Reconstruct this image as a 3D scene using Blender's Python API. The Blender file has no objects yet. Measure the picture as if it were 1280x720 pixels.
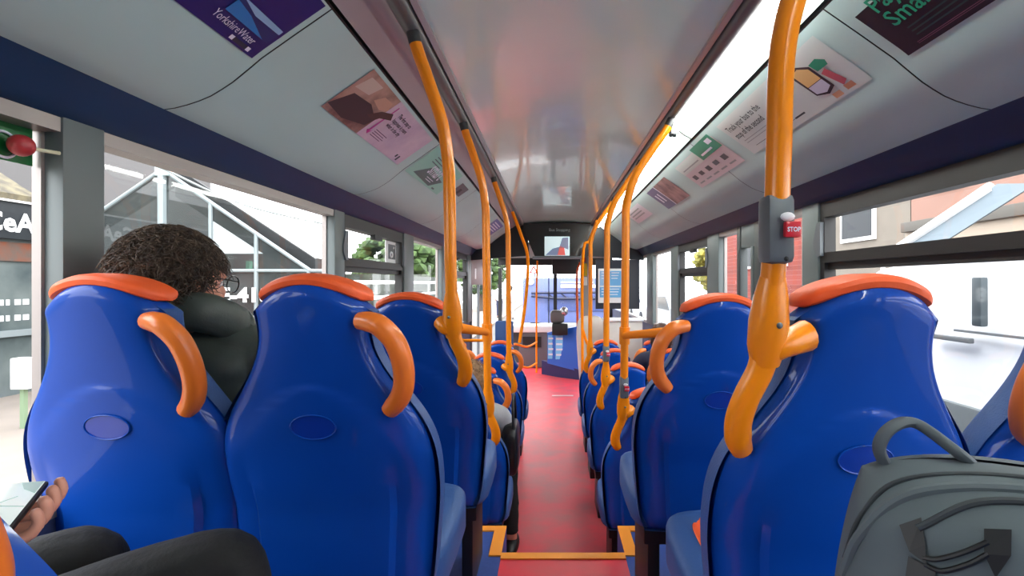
import bpy, bmesh, math, random
from mathutils import Vector, Matrix, noise
random.seed(7)
SC = bpy.context.scene
COL = SC.collection
E = 1.59           # eye height above the low floor
CX = 0.065         # centre line of the saloon
UP = 0.49          # raised rear platform
R = math.radians

# ------------------------------------------------------------------ materials
def lin(c):
    c = c / 255.0
    return c / 12.92 if c <= 0.04045 else ((c + 0.055) / 1.055) ** 2.4
def rgb(r, g, b): return (lin(r), lin(g), lin(b), 1.0)
MATS = {}
def mat(name, col, rough=0.5, metal=0.0, coat=0.0, emit=0.0, noise_amt=0.0, noise_scale=40.0, bump=0.0, col2=None, spec=0.5):
    if name in MATS: return MATS[name]
    m = bpy.data.materials.new(name); m.use_nodes = True
    nt = m.node_tree; b = nt.nodes['Principled BSDF']
    c = rgb(*col)
    b.inputs['Base Color'].default_value = c
    b.inputs['Roughness'].default_value = rough
    b.inputs['Metallic'].default_value = metal
    b.inputs['Specular IOR Level'].default_value = spec
    b.inputs['Coat Weight'].default_value = coat
    b.inputs['Coat Roughness'].default_value = 0.045; b.inputs['Coat IOR'].default_value = 1.42
    if emit:
        b.inputs['Emission Color'].default_value = c
        b.inputs['Emission Strength'].default_value = emit
    if noise_amt or bump or col2:
        tc = nt.nodes.new('ShaderNodeTexCoord')
        n = nt.nodes.new('ShaderNodeTexNoise'); n.inputs['Scale'].default_value = noise_scale; n.inputs['Detail'].default_value = 5
        nt.links.new(tc.outputs['Object'], n.inputs['Vector'])
        if noise_amt or col2:
            mx = nt.nodes.new('ShaderNodeMix'); mx.data_type = 'RGBA'
            c2 = rgb(*col2) if col2 else tuple(max(0, x * (1 - noise_amt)) for x in c[:3]) + (1,)
            mx.inputs[6].default_value = c; mx.inputs[7].default_value = c2
            rp = nt.nodes.new('ShaderNodeMapRange'); rp.inputs[1].default_value = 0.35; rp.inputs[2].default_value = 0.65
            nt.links.new(n.outputs['Fac'], rp.inputs[0]); nt.links.new(rp.outputs[0], mx.inputs[0])
            nt.links.new(mx.outputs[2], b.inputs['Base Color'])
        if bump:
            bp = nt.nodes.new('ShaderNodeBump'); bp.inputs['Strength'].default_value = bump; bp.inputs['Distance'].default_value = 0.01
            nt.links.new(n.outputs['Fac'], bp.inputs['Height']); nt.links.new(bp.outputs['Normal'], b.inputs['Normal'])
    MATS[name] = m
    return m
def glass_mat(name, tint=(255, 255, 255), refl=0.05, haze=0.0, hazecol=(200, 210, 215), hz_scale=3.0):
    m = bpy.data.materials.new(name); m.use_nodes = True
    nt = m.node_tree; nt.nodes.clear()
    out = nt.nodes.new('ShaderNodeOutputMaterial')
    tr = nt.nodes.new('ShaderNodeBsdfTransparent'); tr.inputs[0].default_value = rgb(*tint)
    gl = nt.nodes.new('ShaderNodeBsdfGlossy'); gl.inputs['Roughness'].default_value = 0.03
    lw = nt.nodes.new('ShaderNodeFresnel'); lw.inputs['IOR'].default_value = 1.35
    mu = nt.nodes.new('ShaderNodeMath'); mu.operation = 'MULTIPLY'; mu.inputs[1].default_value = refl / 0.05
    cl = nt.nodes.new('ShaderNodeMath'); cl.operation = 'MINIMUM'; cl.inputs[1].default_value = 0.07
    mx = nt.nodes.new('ShaderNodeMixShader')
    nt.links.new(lw.outputs[0], mu.inputs[0]); nt.links.new(mu.outputs[0], cl.inputs[0]); nt.links.new(cl.outputs[0], mx.inputs[0])
    src = tr.outputs[0]
    if haze:
        di = nt.nodes.new('ShaderNodeBsdfDiffuse'); di.inputs[0].default_value = rgb(*hazecol)
        tc = nt.nodes.new('ShaderNodeTexCoord'); n = nt.nodes.new('ShaderNodeTexNoise'); n.inputs['Scale'].default_value = hz_scale; n.inputs['Detail'].default_value = 6
        nt.links.new(tc.outputs['Object'], n.inputs['Vector'])
        rp = nt.nodes.new('ShaderNodeMapRange'); rp.inputs[1].default_value = 0.3; rp.inputs[2].default_value = 0.7; rp.inputs[3].default_value = haze * 0.5; rp.inputs[4].default_value = min(1, haze * 1.5)
        nt.links.new(n.outputs['Fac'], rp.inputs[0])
        m2 = nt.nodes.new('ShaderNodeMixShader'); nt.links.new(rp.outputs[0], m2.inputs[0])
        nt.links.new(tr.outputs[0], m2.inputs[1]); nt.links.new(di.outputs[0], m2.inputs[2]); src = m2.outputs[0]
    nt.links.new(src, mx.inputs[1]); nt.links.new(gl.outputs[0], mx.inputs[2]); nt.links.new(mx.outputs[0], out.inputs[0])
    return m
def brick_mat(name, c1, c2, mortar, scale=4.0):
    m = bpy.data.materials.new(name); m.use_nodes = True
    nt = m.node_tree; b = nt.nodes['Principled BSDF']; b.inputs['Roughness'].default_value = 0.9
    tc = nt.nodes.new('ShaderNodeTexCoord'); mp = nt.nodes.new('ShaderNodeMapping'); br = nt.nodes.new('ShaderNodeTexBrick')
    mp.inputs['Rotation'].default_value = (R(90), 0, R(90))
    br.inputs['Color1'].default_value = rgb(*c1); br.inputs['Color2'].default_value = rgb(*c2); br.inputs['Mortar'].default_value = rgb(*mortar)
    br.inputs['Scale'].default_value = scale; br.inputs['Mortar Size'].default_value = 0.015
    nt.links.new(tc.outputs['Object'], mp.inputs['Vector']); nt.links.new(mp.outputs[0], br.inputs['Vector']); nt.links.new(br.outputs['Color'], b.inputs['Base Color'])
    return m

BLUE = mat('glossy_blue_shell', (0, 66, 162), rough=0.5, coat=0.5, noise_amt=0.06, noise_scale=6, spec=0.15)
FAB = mat('blue_vinyl', (42, 80, 138), rough=0.55, bump=0.15, noise_scale=300)
ORV = mat('orange_vinyl', (238, 92, 34), rough=0.5, bump=0.2, noise_scale=30)
ORG = mat('orange_grip', (240, 124, 40), rough=0.35, coat=0.25)
ORP = mat('orange_pole_paint', (248, 142, 6), rough=0.28, coat=0.2)
DGREY = mat('dark_grey_plastic', (58, 60, 62), rough=0.45)
MGREY = mat('mid_grey_plastic', (98, 104, 108), rough=0.45)
BLACK = mat('black_plastic', (16, 17, 19), rough=0.5)
CEIL = mat('glossy_ceiling_laminate', (204, 236, 226), rough=0.22, coat=0.5, noise_amt=0.06, noise_scale=1.5)
COVE = mat('cove_panel_grey', (178, 206, 202), rough=0.5, noise_amt=0.05, noise_scale=2)
LAMPOFF = mat('unlit_lamp_panel', (160, 150, 150), rough=0.35)
NAVY = mat('navy_cantrail', (0, 48, 84), rough=0.5, noise_amt=0.1, noise_scale=5)
ALU = mat('grey_pillar_paint', (98, 108, 108), rough=0.45)
ALUD = mat('grey_pillar_paint_dark', (62, 68, 68), rough=0.5)
ALUT = mat('aluminium_trim', (150, 142, 138), rough=0.35, metal=0.3)
HOP = mat('dark_window_frame', (28, 26, 25), rough=0.5)
REDF = mat('red_floor_vinyl', (232, 62, 76), rough=0.42, noise_amt=0.22, noise_scale=5, col2=(202, 82, 88))
BLUF = mat('blue_floor_vinyl', (46, 76, 150), rough=0.5, noise_amt=0.12, noise_scale=60)
NOSE = mat('orange_step_edge', (244, 152, 44), rough=0.5)
LINING = mat('wall_lining', (60, 72, 110), rough=0.6)
WHITE = mat('white_paint', (236, 236, 236), rough=0.5)
WTEXT = mat('white_print', (225, 228, 240), rough=0.6)
DTEXT = mat('dark_print', (44, 50, 54), rough=0.6)
GLASS = glass_mat('window_glass')

# ------------------------------------------------------------------ object helpers
def V(x, y, z): return Vector((x, y, z + E))       # z measured from eye level
def top_of(o):
    while o.parent: o = o.parent
    return o
def mk(name, bm, m, parent=None, smooth=True, angle=40, local=False):
    me = bpy.data.meshes.new(name)
    bmesh.ops.recalc_face_normals(bm, faces=bm.faces[:])
    bm.to_mesh(me); bm.free()
    o = bpy.data.objects.new(name, me); COL.objects.link(o)
    me.materials.append(m)
    if smooth:
        for p in me.polygons: p.use_smooth = True
        me.set_sharp_from_angle(angle=R(angle))
    if parent:
        o.parent = parent
        if not local:
            t = top_of(parent)
            me.transform(Matrix.Translation(-t.location))
    elif not local and len(me.vertices):
        xs = [v.co for v in me.vertices]
        c = Vector(((min(v.x for v in xs) + max(v.x for v in xs)) / 2, (min(v.y for v in xs) + max(v.y for v in xs)) / 2, min(v.z for v in xs)))
        me.transform(Matrix.Translation(-c)); o.location = c
    return o
def tag(o, label, cat, group=None, kind=None):
    if label: o['label'] = label
    if cat: o['category'] = cat
    if group: o['group'] = group
    if kind: o['kind'] = kind
    return o
def thing(name, loc, label, cat, group=None):
    o = bpy.data.objects.new(name, None); COL.objects.link(o); o.location = loc; o.empty_display_size = 0.1
    return tag(o, label, cat, group)
def struct(name, bm, m, parent=None, **k):
    o = mk(name, bm, m, parent, **k)
    if not parent: o['kind'] = 'structure'
    return o
def dup_tree(o, parent=None):
    c = o.copy(); COL.objects.link(c)
    if parent: c.parent = parent
    for ch in [x for x in COL.objects if x.parent == o]: dup_tree(ch, c)
    return c

def nb(): return bmesh.new()
def box(bm, lo, hi, bev=0.0, mtx=None):
    vs = [bm.verts.new((x, y, z)) for z in (lo[2], hi[2]) for y in (lo[1], hi[1]) for x in (lo[0], hi[0])]
    fs = [(0, 2, 3, 1), (4, 5, 7, 6), (0, 1, 5, 4), (2, 6, 7, 3), (0, 4, 6, 2), (1, 3, 7, 5)]
    faces = [bm.faces.new([vs[i] for i in f]) for f in fs]
    geo = vs
    if bev:
        es = list({e for f in faces for e in f.edges})
        r = bmesh.ops.bevel(bm, geom=es, offset=bev, segments=2, affect='EDGES', profile=0.6)
        geo = list({v for f in r['faces'] for v in f.verts} | {v for v in vs if v.is_valid})
    if mtx: bmesh.ops.transform(bm, matrix=mtx, verts=geo)
    return bm
def ebox(bm, x0, x1, y0, y1, z0, z1, bev=0.0): return box(bm, (x0, y0, z0 + E), (x1, y1, z1 + E), bev)
def tube(bm, pts, r, sides=12, flat=None, cap=True):
    """sweep a circle (or ellipse: flat=(dir, k)) along pts; r a number or list"""
    pts = [Vector(p) for p in pts]; n = len(pts)
    rs = r if isinstance(r, (list, tuple)) else [r] * n
    t0 = (pts[1] - pts[0]).normalized()
    ref = Vector((0, 1, 0)) if abs(t0.y) < 0.9 else Vector((1, 0, 0))
    nrm = (ref - t0 * ref.dot(t0)).normalized()
    rings = []
    for i in range(n):
        t = (pts[min(i + 1, n - 1)] - pts[max(i - 1, 0)]).normalized()
        nrm = (nrm - t * nrm.dot(t)).normalized(); bn = t.cross(nrm)
        ring = []
        for k in range(sides):
            a = 2 * math.pi * k / sides
            d = nrm * math.cos(a) + bn * math.sin(a)
            if flat: 
                f = flat[0]; d = d + f * (d.dot(f)) * (flat[1] - 1)
            ring.append(bm.verts.new(pts[i] + d * rs[i]))
        rings.append(ring)
    for i in range(n - 1):
        for k in range(sides):
            bm.faces.new((rings[i][k], rings[i][(k + 1) % sides], rings[i + 1][(k + 1) % sides], rings[i + 1][k]))
    if cap:
        bm.faces.new(rings[0][::-1]); bm.faces.new(rings[-1])
    return bm
def spline(pts, n=8):
    P = [Vector(p) for p in pts]; out = []
    Q = [P[0] * 2 - P[1]] + P + [P[-1] * 2 - P[-2]]
    for i in range(1, len(Q) - 2):
        for k in range(n):
            t = k / n
            out.append(0.5 * ((2 * Q[i]) + (Q[i + 1] - Q[i - 1]) * t + (2 * Q[i - 1] - 5 * Q[i] + 4 * Q[i + 1] - Q[i + 2]) * t * t + (3 * Q[i] - Q[i - 1] - 3 * Q[i + 1] + Q[i + 2]) * t ** 3))
    out.append(P[-1]); return out
def lerp_list(vals, n):
    out = []
    for i in range(n):
        f = i / (n - 1) * (len(vals) - 1); a = min(int(f), len(vals) - 2)
        out.append(vals[a] + (vals[a + 1] - vals[a]) * (f - a))
    return out
def grid(bm, f, us, vs):
    G = [[bm.verts.new(f(u, v)) for u in us] for v in vs]
    for j in range(len(vs) - 1):
        for i in range(len(us) - 1):
            bm.faces.new((G[j][i], G[j][i + 1], G[j + 1][i + 1], G[j + 1][i]))
    return bm
def quad(bm, a, b, c, d): bm.faces.new([bm.verts.new(p) for p in (a, b, c, d)]); return bm
def poly(bm, pts): bm.faces.new([bm.verts.new(p) for p in pts]); return bm
def prism(bm, pts, d):
    d = Vector(d); A = [bm.verts.new(p) for p in pts]; B = [bm.verts.new(Vector(p) + d) for p in pts]
    bm.faces.new(A); bm.faces.new(B[::-1])
    for i in range(len(A)): bm.faces.new((A[i], A[(i + 1) % len(A)], B[(i + 1) % len(A)], B[i]))
    return bm
def ball(bm, c, rad, sub=3, f=None, rot=None):
    r = bmesh.ops.create_icosphere(bm, subdivisions=sub, radius=1)
    for v in r['verts']:
        p = v.co.copy()
        if f: p = f(p)
        p = Vector((p.x * rad[0], p.y * rad[1], p.z * rad[2]))
        if rot: p = rot @ p
        v.co = p + Vector(c)
    return bm
def sgn(x): return -1 if x < 0 else 1
def superbox(bm, c, rad, e=0.4, nu=28, nv=16, f=None):
    def P(u, v):
        cv, sv, cu, su = math.cos(v), math.sin(v), math.cos(u), math.sin(u)
        p = Vector((sgn(cu) * abs(cu) ** e * abs(cv) ** e, sgn(su) * abs(su) ** e * abs(cv) ** e, sgn(sv) * abs(sv) ** e))
        if f: p = f(p)
        return Vector((p.x * rad[0] + c[0], p.y * rad[1] + c[1], p.z * rad[2] + c[2]))
    us = [2 * math.pi * i / nu for i in range(nu)]
    rows = [[bm.verts.new(P(u, v)) for u in us] for v in [-math.pi / 2 + math.pi * (j + 0.5) / nv for j in range(nv)]]
    for j in range(nv - 1):
        for i in range(nu): bm.faces.new((rows[j][i], rows[j][(i + 1) % nu], rows[j + 1][(i + 1) % nu], rows[j + 1][i]))
    bm.faces.new(rows[0][::-1]); bm.faces.new(rows[-1])
    return bm
def text_mesh(name, s, size, m, parent, fn, align='LEFT', bold=0.0, sx=1.0):
    cu = bpy.data.curves.new(name, 'FONT'); cu.body = s; cu.size = size; cu.align_x = align; cu.offset = bold; cu.resolution_u = 2
    o = bpy.data.objects.new(name, cu); COL.objects.link(o)
    dg = bpy.context.evaluated_depsgraph_get(); dg.update()
    me = bpy.data.meshes.new_from_object(o.evaluated_get(dg))
    bpy.data.objects.remove(o); bpy.data.curves.remove(cu)
    bm = nb(); bm.from_mesh(me); bpy.data.meshes.remove(me)
    for v in bm.verts: v.co = fn(v.co.x * sx, v.co.y)
    return mk(name, bm, m, parent, smooth=False)

# ------------------------------------------------------------------ camera / world / view
cam = bpy.data.cameras.new('camera'); co = bpy.data.objects.new('camera', cam); COL.objects.link(co)
co.location = (0, 0, E); co.rotation_euler = (R(90), 0, 0)
cam.sensor_width = 36; cam.lens = 18; cam.shift_x = -50 / 1280; cam.shift_y = -6 / 1280; cam.clip_start = 0.02; cam.clip_end = 300
SC.camera = co
w = bpy.data.worlds.new('overcast_sky'); SC.world = w; w.use_nodes = True
nt = w.node_tree; bg = nt.nodes['Background']
tc = nt.nodes.new('ShaderNodeTexCoord'); sp = nt.nodes.new('ShaderNodeSeparateXYZ'); rp = nt.nodes.new('ShaderNodeValToRGB')
nt.links.new(tc.outputs['Generated'], sp.inputs[0]); nt.links.new(sp.outputs['Z'], rp.inputs[0]); nt.links.new(rp.outputs[0], bg.inputs[0])
rp.color_ramp.elements[0].position = 0.0; rp.color_ramp.elements[0].color = (0.8, 0.82, 0.84, 1)
rp.color_ramp.elements[1].position = 0.5; rp.color_ramp.elements[1].color = (0.94, 0.97, 1.0, 1)
bg.inputs[1].default_value = 8.0
SC.view_settings.view_transform = 'Standard'; SC.view_settings.look = 'None'; SC.view_settings.exposure = 0.0

# ------------------------------------------------------------------ bus shell
XL, XR = CX - 1.14, CX + 1.14
YB, YF, YE = -0.9, 10.3, 6.7     # rear, windscreen, end of the saloon ceiling
COVEP = [(.622, .702), (.72, .634), (.805, .574), (.85, .536), (.885, .508), (.93, .480), (.975, .461), (1.02, .449), (1.055, .444)]
LENS = [0.0]
for i in range(1, len(COVEP)): LENS.append(LENS[-1] + math.dist(COVEP[i], COVEP[i - 1]))
def cove(side, y, s, off=0.0):
    i = 0
    while i < len(LENS) - 2 and s > LENS[i + 1]: i += 1
    f = (s - LENS[i]) / (LENS[i + 1] - LENS[i])
    a, b = COVEP[i], COVEP[i + 1]
    px, pz = a[0] + (b[0] - a[0]) * f, a[1] + (b[1] - a[1]) * f
    dx, dz = b[0] - a[0], b[1] - a[1]; l = math.hypot(dx, dz)
    nx, nz = dz / l, -dx / l           # towards the saloon (down and in)
    return V(CX + side * (px + nx * off), y, pz + nz * off)

# floors
bm = nb(); ebox(bm, XL - .04, XR + .04, 2.03, YF, -1.64, -1.59); struct('floor', bm, REDF)
for k, (x0, x1, side) in enumerate(((XL, -.205, 'left'), (.295, XR, 'right'))):
    bm = nb(); ebox(bm, x0, x1, YB, 2.31, -1.589, -1.10); struct('floor_platform_' + side, bm, BLUF)
    s = 1 if side == 'left' else -1; xe = -.205 if side == 'left' else .295
    bm = nb(); ebox(bm, min(xe, xe - s * .05), max(xe, xe - s * .05), 2.06, 2.31, -1.10, -1.094); ebox(bm, min(xe - s * .051, xe - s * .45), max(xe - s * .051, xe - s * .45), 2.265, 2.31, -1.10, -1.094)
    struct('trim_%d' % (1 + k), bm, NOSE, smooth=False)
bm = nb(); ebox(bm, -.205, .295, YB, 2.08, -1.589, -1.10); struct('floor_aisle', bm, REDF)
bm = nb(); ebox(bm, -.205, .295, 2.035, 2.08, -1.099, -1.094); struct('trim_3', bm, NOSE)
bm = nb(); ebox(bm, -.205, .295, 2.08, 2.36, -1.589, -1.35); struct('floor_step', bm, REDF)
bm = nb(); ebox(bm, .0, .30, 7.2, 7.26, -1.5899, -1.585); struct('trim_4', bm, mat('pale_joint_strip', (225, 200, 195), rough=0.4))
# walls below the windows, rear wall
SILL = -.50
for side, x0, x1 in (('left', XL - .05, XL), ('right', XR, XR + .05)):
    bm = nb(); ebox(bm, x0, x1, YB, YE if side == 'left' else YF, -1.64, SILL); struct('wall_' + side, bm, LINING)
bm = nb(); ebox(bm, XL - .05, XR + .05, YB - .05, YB, -1.64, .8); struct('wall_rear', bm, LINING)
# ceiling (slightly arched), rails, lamp panels
bm = nb()
grid(bm, lambda u, v: V(CX + u * .445, v, .772 + .025 * (1 - u * u)), [-1 + i / 8 for i in range(17)], [YB, 2, 4, YE])
struct('ceiling', bm, CEIL)
bm = nb(); ebox(bm, XL - .1, XR + .1, YB, YE, .83, .86); struct('ceiling_roof', bm, DGREY)
tn = 5
def strip(pr, m, side, y0=YB, y1=YE):
    global tn
    bm = nb()
    A = [V(CX + side * p[0], y0, p[1]) for p in pr]; prism(bm, A, (0, y1 - y0, 0))
    o = struct('trim_%d' % tn, bm, m, angle=50); tn += 1
    return o
RAILM = mat('anthracite_rail', (92, 92, 92), rough=0.35, metal=0.2)
for side in (-1, 1):
    strip([(.43, .785), (.43, .763), (.445, .755), (.452, .765), (.452, .79)], mat('rail_lip', (165, 165, 165), rough=0.3, metal=0.4), side)
    strip([(.452, .79), (.452, .758), (.470, .742), (.495, .740), (.508, .752), (.508, .79)], RAILM, side)
    strip([(.622, .702), (.632, .712), (.64, .75), (1.14, .50), (1.07, .452)], BLACK, side)    # backing behind the panels
    # navy cantrail
    strip([(1.048, .441), (1.058, .455), (1.19, .455), (1.19, .36), (1.14, .356), (1.122, .362), (1.10, .385), (1.082, .410), (1.062, .428)], NAVY, side)
    # advert panels
    seams = [YB, -.02, 1.30, 2.555, 3.81, 5.06, 6.31, YE]
    for a, b in zip(seams[:-1], seams[1:]):
        bm = nb(); L = LENS[-1]
        grid(bm, lambda u, v: cove(side, v, u, .004), [.006] + [L * i / 16 for i in range(1, 17)], [a + .0025, b - .0025])
        struct('trim_%d' % tn, bm, COVE); tn += 1
# lamp panels: left unlit moulded panel, right glowing lens with a tube
bm = nb()
lp = [(.508, .752), (.525, .757), (.55, .748), (.585, .722), (.606, .713), (.614, .706)]
grid(bm, lambda u, v: V(CX - lp[u][0], v, lp[u][1]), range(6), [YB, 1.24, 3, YE]); struct('trim_%d' % tn, bm, LAMPOFF); tn += 1
LENSM = mat('lit_lamp_lens', (232, 248, 242), rough=0.4, emit=.55)
TUBEM = mat('fluorescent_tube', (255, 255, 250), emit=42.0)
segs = [(YB, 1.235), (1.245, 2.5), (2.51, 3.75), (3.76, 5.0), (5.01, YE - .02)]
nm = ['nearest', 'second', 'third', 'fourth', 'farthest']
for (a, b), n_ in zip(segs, nm):
    lt = thing('ceiling_lamp', V(CX + .56, (a + b) / 2, .70), '%s glowing white strip lamp along the right side of the ceiling' % n_, 'lamp', 'strip lamps along the right ceiling edge')
    bm = nb(); grid(bm, lambda u, v: V(CX + lp[u][0], v, lp[u][1]), range(6), [a, b]); mk('lens', bm, LENSM, lt)
    bm = nb(); tube(bm, [V(CX + .528, a + .03, .736), V(CX + .528, b - .03, .736)], .013, 10); mk('tube', bm, TUBEM, lt)
    for yy in (a + .012, b - .03):
        bm = nb(); ebox(bm, CX + .512, CX + .548, yy, yy + .018, .722, .757, .004); mk('end_bracket', bm, MGREY, lt)

# ------------------------------------------------------------------ side windows
def pillar(side, ya, yb, m=ALU):
    global tn
    bm = nb(); x0, x1 = CX + side * 1.175, CX + side * 1.125
    ebox(bm, min(x0, x1), max(x0, x1), ya, yb, SILL, .365, .006)
    o = struct('trim_%d' % tn, bm, m); tn += 1
    return o
wn = 1
def window(side, ya, yb, kind='fixed', dark=False):
    """glazed side window with its frame; kind fixed or hopper"""
    global wn
    xo, xi = CX + side * 1.185, CX + side * 1.165
    fm = HOP if kind == 'hopper' else ALUT
    def bar(bm, y0, y1, z0, z1, d=.0, e=0.0): ebox(bm, min(xo, xi - side * d), max(xo, xi - side * d), y0, y1, z0, z1, e)
    bm = nb()
    if kind == 'hopper':
        bar(bm, ya, yb, .29, .357, .03); bar(bm, ya, ya + .035, SILL, .29, .03); bar(bm, yb - .035, yb, SILL, .29, .03)
        bar(bm, ya + .035, yb - .035, .09, .135, .03)
        bar(bm, ya + .035, yb - .035, .06, .09, .012)
    else:
        bar(bm, ya, yb, .328, .362, .035)
        bar(bm, ya, ya + .008, SILL, .328, .0); bar(bm, yb - .008, yb, SILL, .328, .0)
    bar(bm, ya, yb, SILL - .005, SILL + .03, .03)
    o = struct('window_%d' % wn, bm, fm); wn += 1
    bm = nb(); x = CX + side * 1.178; quad(bm, V(x, ya, SILL), V(x, yb, SILL), V(x, yb, .36), V(x, ya, .36)); mk('pane', bm, GLASS, o)
    if kind == 'hopper':
        bm = nb(); yc = (ya + yb) / 2; xx = CX + side * 1.13
        ebox(bm, min(xx, xx + side * .03), max(xx, xx + side * .03), yc - .07, yc + .07, .262, .295, .004); mk('catch', bm, BLACK, o)
        for ye, d in ((ya, -1), (yb, 1)):
            bm = nb(); xx = CX + side * 1.118
            prism(bm, [V(xx, ye + d * .0, .27), V(xx, ye - d * .03, .27), V(xx, ye - d * .03, .12), V(xx, ye + d * .0, .12), V(xx, ye + d * .03, .16), V(xx, ye + d * .03, .19)], (side * .02, 0, 0)); mk('hinge', bm, MGREY, o)
    return o
for ya, yb in ((-.5, -.38), (1.11, 1.215), (2.50, 2.62), (3.68, 3.93), (4.93, 5.28), (6.45, 6.72)):
    pillar(-1, ya, yb)
window(-1, -.38, 1.11); window(-1, 1.215, 2.50); window(-1, 2.62, 3.68, 'hopper'); window(-1, 3.93, 4.93); window(-1, 5.28, 6.45, 'hopper')
for ya, yb in ((-.5, -.35), (2.29, 2.44), (2.92, 3.02), (3.24, 3.30), (3.66, 3.93), (4.84, 5.14), (6.05, 6.45), (8.3, 8.5)):
    pillar(1, ya, yb, ALUD if ya in (2.92, 3.24) else ALU)
window(1, -.35, 2.29, 'hopper'); window(1, 2.44, 2.92); window(1, 3.30, 3.66); window(1, 3.93, 4.84, 'hopper'); window(1, 5.14, 6.05); window(1, 6.45, 8.3)
# emergency door leaf between the two dark posts
bm = nb(); ebox(bm, CX + 1.13, CX + 1.17, 3.02, 3.24, .22, .362, .006); ebox(bm, CX + 1.12, CX + 1.17, 3.02, 3.06, SILL, .22, .006); ebox(bm, CX + 1.14, CX + 1.17, 3.06, 3.24, SILL, SILL + .05)
d1 = struct('door_1', bm, ALU)
bm = nb(); quad(bm, V(CX + 1.16, 3.06, SILL), V(CX + 1.16, 3.24, SILL), V(CX + 1.16, 3.24, .22), V(CX + 1.16, 3.06, .22)); mk('pane', bm, GLASS, d1)

# ------------------------------------------------------------------ front end of the bus
FRONT = mat('dark_bulkhead', (20, 24, 32), rough=0.4)
for side in (-1, 1):
    bm = nb()
    prof = [V(CX + side * 1.14, YE, .30), V(CX + side * 1.14, YE, .455)] + [V(CX + side * p[0], YE, p[1]) for p in COVEP[::-1]] + [V(CX + side * .5, YE, .78), V(CX + side * .40, YE, .78), V(CX + side * .36, YE, .36)]
    prism(bm, prof, (0, .04, 0)); struct('wall_front_' + ('left' if side < 0 else 'right'), bm, FRONT, smooth=False)
bm = nb(); ebox(bm, -.42, .55, YE - .01, YE + .03, .70, .84); struct('wall_front_centre', bm, FRONT)
bm = nb(); ebox(bm, XL, XR, YE + .04, YF, .50, .54); struct('ceiling_cab', bm, mat('cab_ceiling', (120, 118, 116), rough=0.6))
bm = nb(); ebox(bm, XL, XR, YF - .1, YF, .36, .54); ebox(bm, .0, .46, 8.9, 9.25, .16, .45, .02); struct('wall_front_header', bm, BLACK)
# windscreen
bm = nb(); ebox(bm, XL, XL + .07, YF - .06, YF, -1.59, .3); ebox(bm, XR - .07, XR, YF - .06, YF, -.9, .3); ebox(bm, .03, .10, YF - .04, YF, -.85, .3); ebox(bm, -.075, -.055, YF - .03, YF, -.9, .3)
ws = struct('window_%d' % wn, bm, BLACK); wn += 1
bm = nb(); quad(bm, V(XL, YF, -1.0), V(XR, YF, -1.0), V(XR, YF, .5), V(XL, YF, .5)); mk('pane', bm, GLASS, ws)
bm = nb(); ebox(bm, XL, XR, YF - .05, YF + .02, -1.64, -.95); struct('wall_front', bm, DGREY)
# entrance door on the left
bm = nb()
ebox(bm, XL - .03, XL + .02, 6.75, 8.2, -.02, .40, .01)
d2 = struct('door_2', bm, mat('pale_door_header', (176, 166, 166), rough=0.5))
bm = nb(); ebox(bm, XL - .02, XL + .03, 8.2, 8.85, -1.59, .42); mk('post', bm, BLACK, d2)
bm = nb(); ebox(bm, XL - .01, XL + .02, 7.4, 7.46, -1.59, -.02); ebox(bm, XL - .01, XL + .02, 6.72, 6.78, -1.59, -.02); mk('frame', bm, MGREY, d2)
bm = nb(); quad(bm, V(XL, 6.78, -1.5), V(XL, 8.2, -1.5), V(XL, 8.2, -.02), V(XL, 6.78, -.02)); mk('pane', bm, GLASS, d2)
bm = nb(); ebox(bm, XL + .021, XL + .028, 7.0, 7.07, .06, .2); mk('light', bm, mat('glowing_white_stripe', (245, 245, 245), emit=.4), d2)  # plain white stripe on the header, brightened by emission; not a lamp

# central console with the screen
cs = thing('screen_console', V(.065, 6.6, .33), 'black overhead console with a bright screen at the front of the ceiling', 'screen')
bm = nb(); prism(bm, [V(-.37, 6.55, .765), V(.50, 6.55, .765), V(.50, 6.55, .70), V(.36, 6.55, .34), V(-.22, 6.55, .34), V(-.37, 6.55, .70)], (0, .15, 0)); mk('housing', bm, mat('console_black', (26, 32, 32), rough=0.25, coat=.3), cs, smooth=False)
bm = nb(); prism(bm, [V(-.25, 6.53, .345), V(.39, 6.53, .345), V(.39, 6.53, .315), V(-.25, 6.53, .315)], (0, .17, 0)); mk('sill', bm, MGREY, cs, smooth=False)
bm = nb(); ebox(bm, -.095, .225, 6.535, 6.549, .352, .596, .004)
scr = mk('screen', bm, mat('screen_light', (205, 228, 232), emit=.55), cs)
def on_screen(name, pts, c, e=.5):
    bm = nb(); poly(bm, [V(-.085 + a * .30, 6.533, .358 + b * .232) for a, b in pts]); mk(name, bm, mat('screen_' + name, c, emit=e), scr, smooth=False)
on_screen('picture_floor', [(0, 0), (.55, 0), (.6, .45), (.3, .35)], (110, 122, 150))
on_screen('picture_wall', [(.3, .36), (.6, .46), (.72, .95), (.98, .98), (.98, .3), (.8, .4)], (120, 128, 152))
on_screen('picture_aisle', [(.5, 0), (.85, 0), (.8, .42), (.62, .5)], (210, 96, 88))
text_mesh('lettering', 'Bus Stopping', .052, mat('dim_lettering', (120, 130, 128), emit=.15), cs, lambda u, v: V(-.04 + u, 6.545, .665 + v))

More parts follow.
